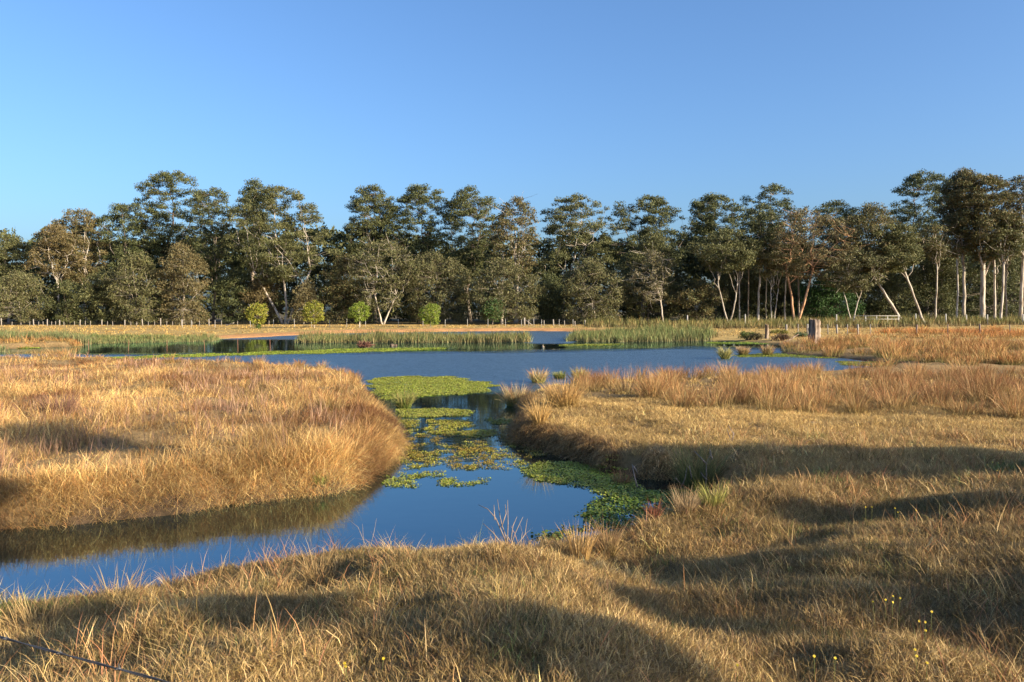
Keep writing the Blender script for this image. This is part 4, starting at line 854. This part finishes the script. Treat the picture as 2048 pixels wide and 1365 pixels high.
# ------------------------------------------------------------------ stump, posts, logs
def gz(x, y): return float(hgt(np.array([x]), np.array([y]))[0])
def stump(label, u, D, base_v, top_v, wpx, seed, name='tree_stump', mat_col=(0.20, 0.15, 0.115), jag=0.25):
    rg = np.random.default_rng(seed); x = PX(u, D); z0 = gz(x, D) - 0.1; ht = ZV(top_v, D) - z0; r = wpx / F * D / 2
    ns, nh = 28, 12; v = []; cc = []
    for k in range(nh + 1):
        t = k / nh
        for s in range(ns):
            a = s * 2 * pi / ns
            ridge = 0.10 * sin(a * 7 + 1.3) + 0.06 * sin(a * 13 + t * 2) + 0.05 * rg.normal()
            rr = r * (1.10 - 0.30 * t + 0.10 * t * t + 0.25 * max(0, 0.15 - t) / 0.15 + 1.6 * ridge)
            zz = t * ht
            if k == nh: zz -= jag * ht * (0.22 * (0.5 + 0.5 * sin(a * 2 + 0.8)) ** 2 + 0.22 * rg.uniform() ** 2 + 0.08 * (s % 3 == 0))
            v.append((cos(a) * rr + 0.04 * ht * t * sin(3 * t), sin(a) * rr, zz)); cc.append(np.array(mat_col) * (1.15 + 3.2 * ridge) * rg.uniform(0.9, 1.1))
    f = []; sz = []
    for k in range(nh):
        for s in range(ns):
            s2 = (s + 1) % ns; f += [k * ns + s, k * ns + s2, (k + 1) * ns + s2, (k + 1) * ns + s]; sz.append(4)
    # hollow top: inner ring going down
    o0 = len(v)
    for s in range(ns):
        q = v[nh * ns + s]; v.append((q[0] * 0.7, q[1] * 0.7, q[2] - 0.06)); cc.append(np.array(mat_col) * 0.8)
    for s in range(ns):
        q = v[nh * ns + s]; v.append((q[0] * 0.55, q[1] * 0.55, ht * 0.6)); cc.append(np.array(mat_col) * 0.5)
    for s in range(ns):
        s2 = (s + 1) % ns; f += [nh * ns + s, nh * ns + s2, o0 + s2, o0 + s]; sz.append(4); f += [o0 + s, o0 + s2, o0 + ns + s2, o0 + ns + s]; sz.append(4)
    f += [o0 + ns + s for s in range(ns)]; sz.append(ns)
    o = link(name, new_mesh(name, v, f, sz, np.array(cc)), M_BARK); o.location = (x, D, z0); return o
o = stump('', 1628, 62, 682, 635, 20, 3, jag=0.8); tag(o, 'tall grey dead tree stump with broken hollow top among the rushes', 'stump')
o = stump('', 1533, 73, 672, 649, 6.4, 5, 'old_post', (0.22, 0.17, 0.13), 0.1); tag(o, 'thick old timber post standing alone left of the tall stump', 'post')
def log(label, p0, p1, r0, r1, name='fallen_log', col=DARKB, seed=0):
    b = MB(); rg = np.random.default_rng(seed); t = np.linspace(0, 1, 7)[:, None]; p = np.array(p0) * (1 - t) + np.array(p1) * t
    p = p - p[0]; p[1:-1] += rg.normal(0, r0 * 0.3, (5, 3)); b.tube(p, np.linspace(r0, r1, 7) * rg.uniform(0.85, 1.15, 7), 8, col)
    o = link(name, b.mesh(name, True), M_BARK); o.location = p0; tag(o, label, 'log'); return o
log('thin fallen log sloping to the water left of the tall stump', (PX(1570, 66), 66, 0.08), (PX(1597, 67), 67, 0.75), 0.07, 0.05, col=(0.22, 0.16, 0.12))
log('dark half-sunk log in the pond in front of the reed island', (PX(781, 61), 61, 0.02), (PX(793, 61), 61.1, 0.05), 0.14, 0.12, seed=2)
log('small stub of wood in the water below the gap in the reeds', (PX(1086, 59), 59, -0.1), (PX(1085.6, 59), 59, 0.20), 0.10, 0.07, 'wood_stub', (0.20, 0.16, 0.12), 3)
log('pale fallen branch at the foot of the far fence, left', (PX(450, 127), 127, 0.2), (PX(468, 126), 126, 0.75), 0.10, 0.05, 'fallen_branch', PALE, 4)

def shrub(label, u, D, w, h, cols, seed, name='low_shrub'):
    rg = np.random.default_rng(seed); x = PX(u, D); z0 = max(gz(x, D), 0); root = empty(name, (x, D, z0)); tag(root, label, 'shrub')
    tb = MB(); lb = MB()
    for q in range(int(10 + 6 * w)):
        a = rg.uniform(0, 6.28); rr = rg.uniform(0, 1) ** 0.6; e = np.array([cos(a) * rr * w / 2, sin(a) * rr * 0.35, h * rg.uniform(0.3, 0.85)])
        tb.tube(bez((e[0] * 0.3, 0, -0.05), (e[0] * 0.6, e[1] * .4, e[2] * 0.7), e, 4), np.linspace(0.03, 0.01, 4), 4, DARKB, cap=False)
        clump_leaves(lb, e, 0.30, 0.25, 45, 0.14, cols, rg, 0.5, 0)
    link('stems', tb.mesh('stems'), M_BARK, root); link('foliage', lb.mesh('foliage'), M_LEAF, root)
shrub('green shrub on the far right shore beside the old timber post', 1497, 70.5, 1.4, 0.75, [(0.12, 0.16, 0.03), (0.2, 0.22, 0.05), (0.07, 0.09, 0.03)], 1)
shrub('dark brown shrub at the water below the old timber post', 1513, 70, 1.0, 0.55, [(0.08, 0.06, 0.03), (0.12, 0.1, 0.04)], 2)
shrub('dark russet shrub on the shore left of the tall stump', 1562, 68, 1.8, 0.5, [(0.14, 0.08, 0.04), (0.10, 0.07, 0.04)], 3)
shrub('low grey-green weed on the bright grass behind the tall stump', 1602, 78, 1.0, 0.35, [(0.07, 0.11, 0.05), (0.10, 0.14, 0.06)], 4)
shrub('small russet bush in the weed stripe before the reed island', 731, 58, 0.8, 0.42, [(0.2, 0.09, 0.06), (0.16, 0.07, 0.05)], 5)
shrub('yellow-green bush at the left end of the orange grass', 1560, 84, 2.2, 0.45, [(0.26, 0.22, 0.05), (0.2, 0.2, 0.05)], 7)

# ------------------------------------------------------------------ fences
def fence(label, pts, wires, mats, name='wire_fence', wr=0.006, sag=0.04):
    """pts: (x, y, height, radius, kind)"""
    x0, y0 = pts[0][0], pts[0][1]; z0 = gz(x0, y0); root = empty(name, (x0, y0, z0)); tag(root, label, 'fence')
    tops = []
    for q, (x, y, h, r, kd) in enumerate(pts):
        z = max(gz(x, y), -0.3); rg = np.random.default_rng(q + 5); ln = rg.normal(0, 0.03, 2)
        b = MB(); b.tube([(0, 0, -0.25), (ln[0] * h * .5, ln[1] * h * .5, h * 0.5), (ln[0] * h, ln[1] * h, h)], [r * 1.05, r, r * 0.92], 7, (1, 1, 1))
        o = link('post', b.mesh('post', True), mats[kd], root); o.location = (x - x0, y - y0, z - z0); tops.append((x - x0, y - y0, z - z0, h))
    for w in wires:
        b = MB()
        for a, c in zip(tops[:-1], tops[1:]):
            p0 = np.array([a[0], a[1] - 0.02, a[2] + a[3] * w]); p1 = np.array([c[0], c[1] - 0.02, c[2] + c[3] * w]); m = (p0 + p1) / 2; m[2] -= sag
            b.tube(bez(p0, m, p1, 4), wr, 3, (1, 1, 1), cap=False)
        link('wire', b.mesh('wire'), M_WIRE, root)
    return root
mats = {'t': M_POST, 'w': M_WHITE, 'd': M_POSTD, 'r': M_RUST}
rg = np.random.default_rng(17)
us = [3, 24, 60, 68, 78, 87, 95, 104, 112, 120, 129, 150, 161, 172, 182, 205, 216, 227, 251, 263, 275, 287, 298, 311, 323, 335, 347, 365, 387, 401, 420, 445, 477, 508, 540]
fence('line of timber posts and wire along the left edge of the wood',
      [(PX(u, 128), 128 - 0.001 * u, (0.75 if q % 3 else 1.15) * rg.uniform(0.85, 1.1), 0.045 if q % 3 else 0.085, 't') for q, u in enumerate(us)], (0.35, 0.6, 0.85), mats)
us = [365, 382, 430, 501, 547, 589, 623, 659, 693, 731, 797, 846, 890, 935, 976, 1011, 1043, 1068, 1083, 1118, 1146]
fence('electric fence of thin white posts running along the far bank',
      [(PX(u, 112 + 6 * smooth(500, 900, u)), 112 + 6 * float(smooth(500, 900, u)), 1.1 * rg.uniform(0.92, 1.08), 0.032, 'w') for u in us], (0.5, 0.8, 0.97), mats, wr=0.005)
r0 = fence('short timber fence with a diagonal brace at the right end of the earth bank',
      [(PX(u, 122), 122, h, r, 't') for u, h, r in ((1049, 1.25, 0.13), (1057, 0.95, 0.06), (1088, 0.85, 0.07), (1107, 1.0, 0.11), (1129, 0.85, 0.06), (1150, 0.75, 0.08), (1170, 0.9, 0.1))], (0.4, 0.8), mats)
b = MB(); b.tube([(0.1, 0, 0.95), (1.2, 0, 0.1)], 0.06, 6, (1, 1, 1)); link('brace', b.mesh('brace', True), M_POST, r0)
us = [1573, 1596, 1615, 1656, 1674, 1695, 1716, 1741, 1832, 1895, 1960, 2020, 2085]
fence('timber post fence across the pale pasture behind the tall stump',
      [(PX(u, 84), 84, 1.25 * rg.uniform(0.85, 1.1) if q % 2 == 0 else 1.1, 0.10 if q % 2 == 0 else 0.05, 'd' if u > 1800 else 't') for q, u in enumerate(us)], (0.45, 0.75, 0.95), mats)
us = [1375, 1490, 1673, 1832, 1892, 1933, 1975, 2046, 2090]
fence('far row of pale posts at the foot of the right-hand trees',
      [(PX(u, 124), 124, 1.65 * rg.uniform(0.9, 1.1), 0.10, 'w') for u in us], (0.6, 0.9), mats)
us = [178, 256, 334, 410, 476, 541]
fence('rusty steel pickets standing in the left part of the pond',
      [(PX(u, 54), 54, 1.1, 0.015, 'r') for u in us], (0.5, 0.9), mats, wr=0.004)
# white rail
D = 123; xr0, xr1 = PX(1709, D), PX(1797, D); z = gz((xr0 + xr1) / 2, D); root = empty('rail_fence', (xr0, D, z)); tag(root, 'low white rail fence at the foot of the right-hand trees', 'fence')
for q in range(5):
    b = MB(); b.box((0, 0, 0.7), (0.12, 0.12, 1.5)); o = link('post', b.mesh('post'), M_WHITE, root); o.location = ((xr1 - xr0) * q / 4, 0, 0)
for zz in (1.40, 0.9):
    b = MB(); b.box(((xr1 - xr0) / 2, -0.12, zz), (xr1 - xr0 + 0.3, 0.06, 0.07)); link('rail', b.mesh('rail'), M_WHITE, root)

# barbed wire beside the viewer
pA = np.array([-3.47, 2.92, gz(-3.47, 2.92)]); pB = np.array([2.0, 0.43, gz(2.0, 0.43)])
root = empty('barbed_wire_fence', pA); tag(root, 'strand of barbed wire crossing the bottom left corner close to the viewer', 'fence')
za = 2.06; b = MB(); nW = 160; t = np.linspace(0, 1, nW)
line = np.stack([pA[0] + (pB[0] - pA[0]) * t, pA[1] + (pB[1] - pA[1]) * t, za - 0.04 * 4 * t * (1 - t)], -1) - pA
ph = t * 6.2 / 0.05
for s in (0, pi):
    b.tube(line + np.stack([0.0 * ph, np.cos(ph + s) * 0.0016, np.sin(ph + s) * 0.0016], -1), 0.0015, 5, (1, 1, 1))
link('wire', b.mesh('wire', True), M_WIRE, root)
for q in range(6, nW, 5):
    b = MB(); c = line[q]
    b.tube([(0, 0, -0.013), (0.002, 0.002, 0), (0.0, 0, 0.013)], [0.0004, 0.0011, 0.0004], 4); b.tube([(0, -0.012, 0.004), (0.001, 0, 0), (0, 0.012, -0.004)], [0.0004, 0.0011, 0.0004], 4)
    b.tube([(-0.006, 0, 0), (0.006, 0, 0)], 0.0035, 5)
    o = link('barb', b.mesh('barb'), M_WIRE, root); o.location = c
for p in (pA, pB):
    b = MB(); b.tube([(0, 0, -0.3), (0, 0, 0.6), (0.01, 0, za - p[2] + 0.12)], [0.07, 0.065, 0.06], 8); o = link('post', b.mesh('post', True), M_POST, root); o.location = p - pA + np.array([0, -0.07, 0])

# ------------------------------------------------------------------ twigs and flowers
def twig(label, u, v, zb, branches, seed, rad=0.007, name='dead_twigs', mat=M_TWIG):
    """branches: lists of pixel points, drawn in the plane through the root"""
    x, y = ground_pt(u, v, zb); z0 = gz(x, y); rg = np.random.default_rng(seed); b = MB()
    for br in branches:
        p = np.array([[PX(bu, y) - x, rg.normal(0, 0.03) + 0.05 * k, ZV(bv, y) - z0] for k, (bu, bv) in enumerate(br)])
        if len(p) == 2: p = np.stack([p[0], (p[0] + p[1]) / 2 + rg.normal(0, 0.01, 3), p[1]])
        b.tube(p, np.linspace(rad, rad * 0.35, len(p)), 5)
    o = link(name, b.mesh(name, True), mat); o.location = (x, y, z0); tag(o, label, 'twigs'); return o
twig('bare grey dead twigs sticking up over the blue water from the near bank', 1012, 1112, 0.42,
     [[(1008, 1120), (1012, 1080), (1003, 1055), (998, 1030), (994, 1010)], [(1012, 1085), (992, 1040), (975, 1025), (955, 1018)], [(1003, 1055), (1012, 1030), (1010, 1015)],
      [(1014, 1100), (1016, 1050), (1015, 1005)], [(1004, 1090), (985, 1068), (965, 1052)], [(1014, 1110), (1030, 1070), (1046, 1040)], [(1018, 1110), (1050, 1075), (1055, 1045)], [(990, 1036), (988, 1010)], [(1022, 1080), (1034, 1040)]], 1)
twig('forked dead branch standing in the shaded inlet', 1412, 968, 0.1,
     [[(1411, 985), (1414, 950), (1415, 930), (1425, 908), (1427, 904)], [(1415, 930), (1404, 918), (1392, 905)], [(1425, 920), (1420, 905)], [(1413, 960), (1402, 945)]], 2, 0.014, 'dead_branch')
twig('thin bent stick in the inlet left of the forked branch', 1368, 975, 0.05, [[(1364, 978), (1370, 955), (1378, 932)], [(1378, 932), (1384, 955), (1384, 968)], [(1350, 955), (1366, 972)]], 3, 0.010, 'dead_stick')
twig('pale broken stick upright beside the small reddish tussock', 1272, 975, 0.0, [[(1274, 974), (1269, 950), (1267, 932)], [(1267, 932), (1273, 942), (1277, 950)]], 4, 0.014, 'dead_stick')
twig('leaning dead twig on the sunlit grass above the shaded bank', 1466, 882, 0.5, [[(1464, 884), (1467, 868), (1460, 852)], [(1467, 866), (1471, 872)], [(1462, 884), (1457, 860)]], 5, 0.012, 'dead_twig')
twig('thin pale twigs fanned over the near shore left of the bright mound', 735, 1110, 0.45, [[(728, 1115), (722, 1075), (724, 1050)], [(735, 1115), (745, 1070), (748, 1045)], [(740, 1115), (712, 1060), (692, 1045)], [(742, 1112), (760, 1085), (775, 1078)]], 6, 0.0035, 'dead_twigs')

def flower_plant(label, heads, zb, seed):
    pts = [ground_pt(u, v + 14, zb) for u, v in heads]; x, y = np.mean(pts, 0); z0 = gz(x, y); rg = np.random.default_rng(seed)
    root = empty('yellow_flower', (x, y, z0)); tag(root, label, 'flower', 'yellow wildflowers in the near grass')
    for (u, v), (px_, py_) in zip(heads, pts):
        zz = min(max(ZV(v, py_) - z0, 0.12), 0.20); hx, hy = px_ - x, py_ - y
        b = MB(); b.tube([(hx * 0.85, hy * 0.85, -0.03), (hx * 0.95, hy * 0.95, zz * 0.6), (hx, hy, zz)], [0.0016, 0.0014, 0.0012], 4, (0.16, 0.17, 0.05)); link('stem', b.mesh('stem'), M_TUSS, root)
        b = MB(); k = 10
        for q in range(k):
            a = q * 2 * pi / k; ca, sa = cos(a), sin(a); w = 0.0022; L = 0.007
            b.add(np.array([(0, 0, 0.002), (ca * L - sa * w, sa * L + ca * w, 0.004 + 0.002 * (q % 2)), (ca * L * 1.15, sa * L * 1.15, 0.004), (ca * L + sa * w, sa * L - ca * w, 0.004 + 0.002 * (q % 2))]), [0, 1, 2, 3], [4], (1, 1, 1))
        b.tube([(0, 0, -0.006), (0, 0, 0.0), (0, 0, 0.005)], [0.002, 0.004, 0.003], 7)
        o = link('flower_head', b.mesh('flower_head'), M_YELLOW, root); o.location = (hx, hy, zz); o.rotation_euler = (rg.uniform(0.5, 1.0), rg.normal(0, 0.2), 0)
flower_plant('pair of yellow flowers below the inlet shade, upper right grass', [(1731, 1000), (1744, 1000)], 0.6, 1)
flower_plant('three yellow flowers in the dark band of the right grass', [(1790, 1012), (1796, 1020), (1832, 1016)], 0.6, 2)
flower_plant('loose group of yellow flowers in the right shade band', [(1746, 1195), (1771, 1191), (1786, 1184), (1800, 1188), (1785, 1196)], 0.75, 3)
flower_plant('scattered yellow flowers below the right shade band', [(1838, 1236), (1850, 1238), (1851, 1255), (1863, 1217)], 0.75, 4)
flower_plant('yellow flowers low in the grass at bottom right', [(1830, 1300), (1833, 1313), (1854, 1327)], 0.85, 5)
flower_plant('two yellow flowers at the bottom between the single flower and the bottom right group', [(1628, 1302), (1670, 1306)], 0.85, 9)
flower_plant('single yellow flower at the bottom, right of centre', [(1474, 1334)], 0.85, 6)
flower_plant('yellow flowers at the bottom edge, left of centre', [(767, 1345), (690, 1355), (692, 1362)], 0.85, 7)
flower_plant('tall yellow-leaved weed at the far right of the shaded grass', [(1985, 925), (1997, 927), (1994, 942), (1975, 930)], 0.55, 8)

# ------------------------------------------------------------------ roadside trees behind the viewer that shade the near grass
def roadside(label, u, v, z, across, along, dist, dn=1.0, seed=0):
    """slender roadside gum; its high crown shades the ground seen at (u, v)"""
    dist *= 0.6; rg = np.random.default_rng(seed); px, py = ground_pt(u, v, z); hz = SD[:2] / np.hypot(SD[0], SD[1]); x, y = px + hz[0] * dist, py + hz[1] * dist
    z0 = gz(float(x), float(y)); zc = z + dist * tan(SUN_EL) - z0; rz = max(0.06, along * tan(SUN_EL) / 2 - 0.16)
    root = empty('roadside_tree', (float(x), float(y), z0)); tag(root, label, 'tree', 'roadside trees behind the viewer')
    tb = MB(); tb.tube([(0, 0, -0.2), (0.1, 0, zc * 0.4), (0, 0.05, zc)], [0.06, 0.04, 0.02], 7, GREYB); lb = MB(); A = max(0.15, across - 0.2)
    n = int((22 + 46 * A * A) * dn)
    for q in range(n):
        a = rg.uniform(0, 6.28); t = rg.uniform(-0.8, 0.9); rr = A * sqrt(1 - t * t) * rg.uniform(0.1, 1.0) ** 0.6
        c = np.array([cos(a) * rr, sin(a) * rr, zc + t * rz]); s_ = np.array([0, 0, zc - rz * 1.6])
        tb.tube(bez(s_, (s_ + c) / 2 - np.array([0, 0, 0.1]), c, 4), np.linspace(0.035, 0.012, 4), 4, GREYB, cap=False)
        clump_leaves(lb, c, 0.30, 0.18, 75, 0.18, OLIVE, rg, 0.5, 0.3)
    link('trunk', tb.mesh('trunk', True), M_BARK, root); link('crown', lb.mesh('crown'), M_LEAF, root)
ORD = ['first', 'second', 'third', 'fourth', 'fifth', 'sixth', 'seventh', 'eighth', 'ninth', 'tenth', 'eleventh', 'twelfth', 'thirteenth', 'fourteenth', 'fifteenth', 'sixteenth']
SH = [(2060, 925, .55, 1.5, 3.4, 34), (1830, 915, .55, 1.3, 3.0, 36), (1610, 912, .5, 1.2, 3.0, 35), (1420, 922, .4, 1.1, 3.6, 37), (1330, 955, .2, 0.7, 2.5, 33),
      (1900, 1005, .6, 0.5, 2.6, 30), (1420, 1205, .65, 0.5, 1.6, 30, 0.8), (1760, 1130, .68, 1.5, 5.0, 30, 0.13), (1950, 1200, .7, .5, 1.4, 29, 0.4),
      (1050, 1315, .8, 0.6, 1.7, 28), (440, 1210, .6, 0.55, 1.5, 30, 0.85), (120, 852, .85, 0.7, 2.2, 40), (40, 960, .7, 0.45, 1.6, 36), (255, 868, .85, .55, 2.6, 38)]
for q, a in enumerate(SH): roadside('slender roadside gum behind the viewer, the %s of the row, shading the grass' % ORD[q], *a, seed=300 + q)
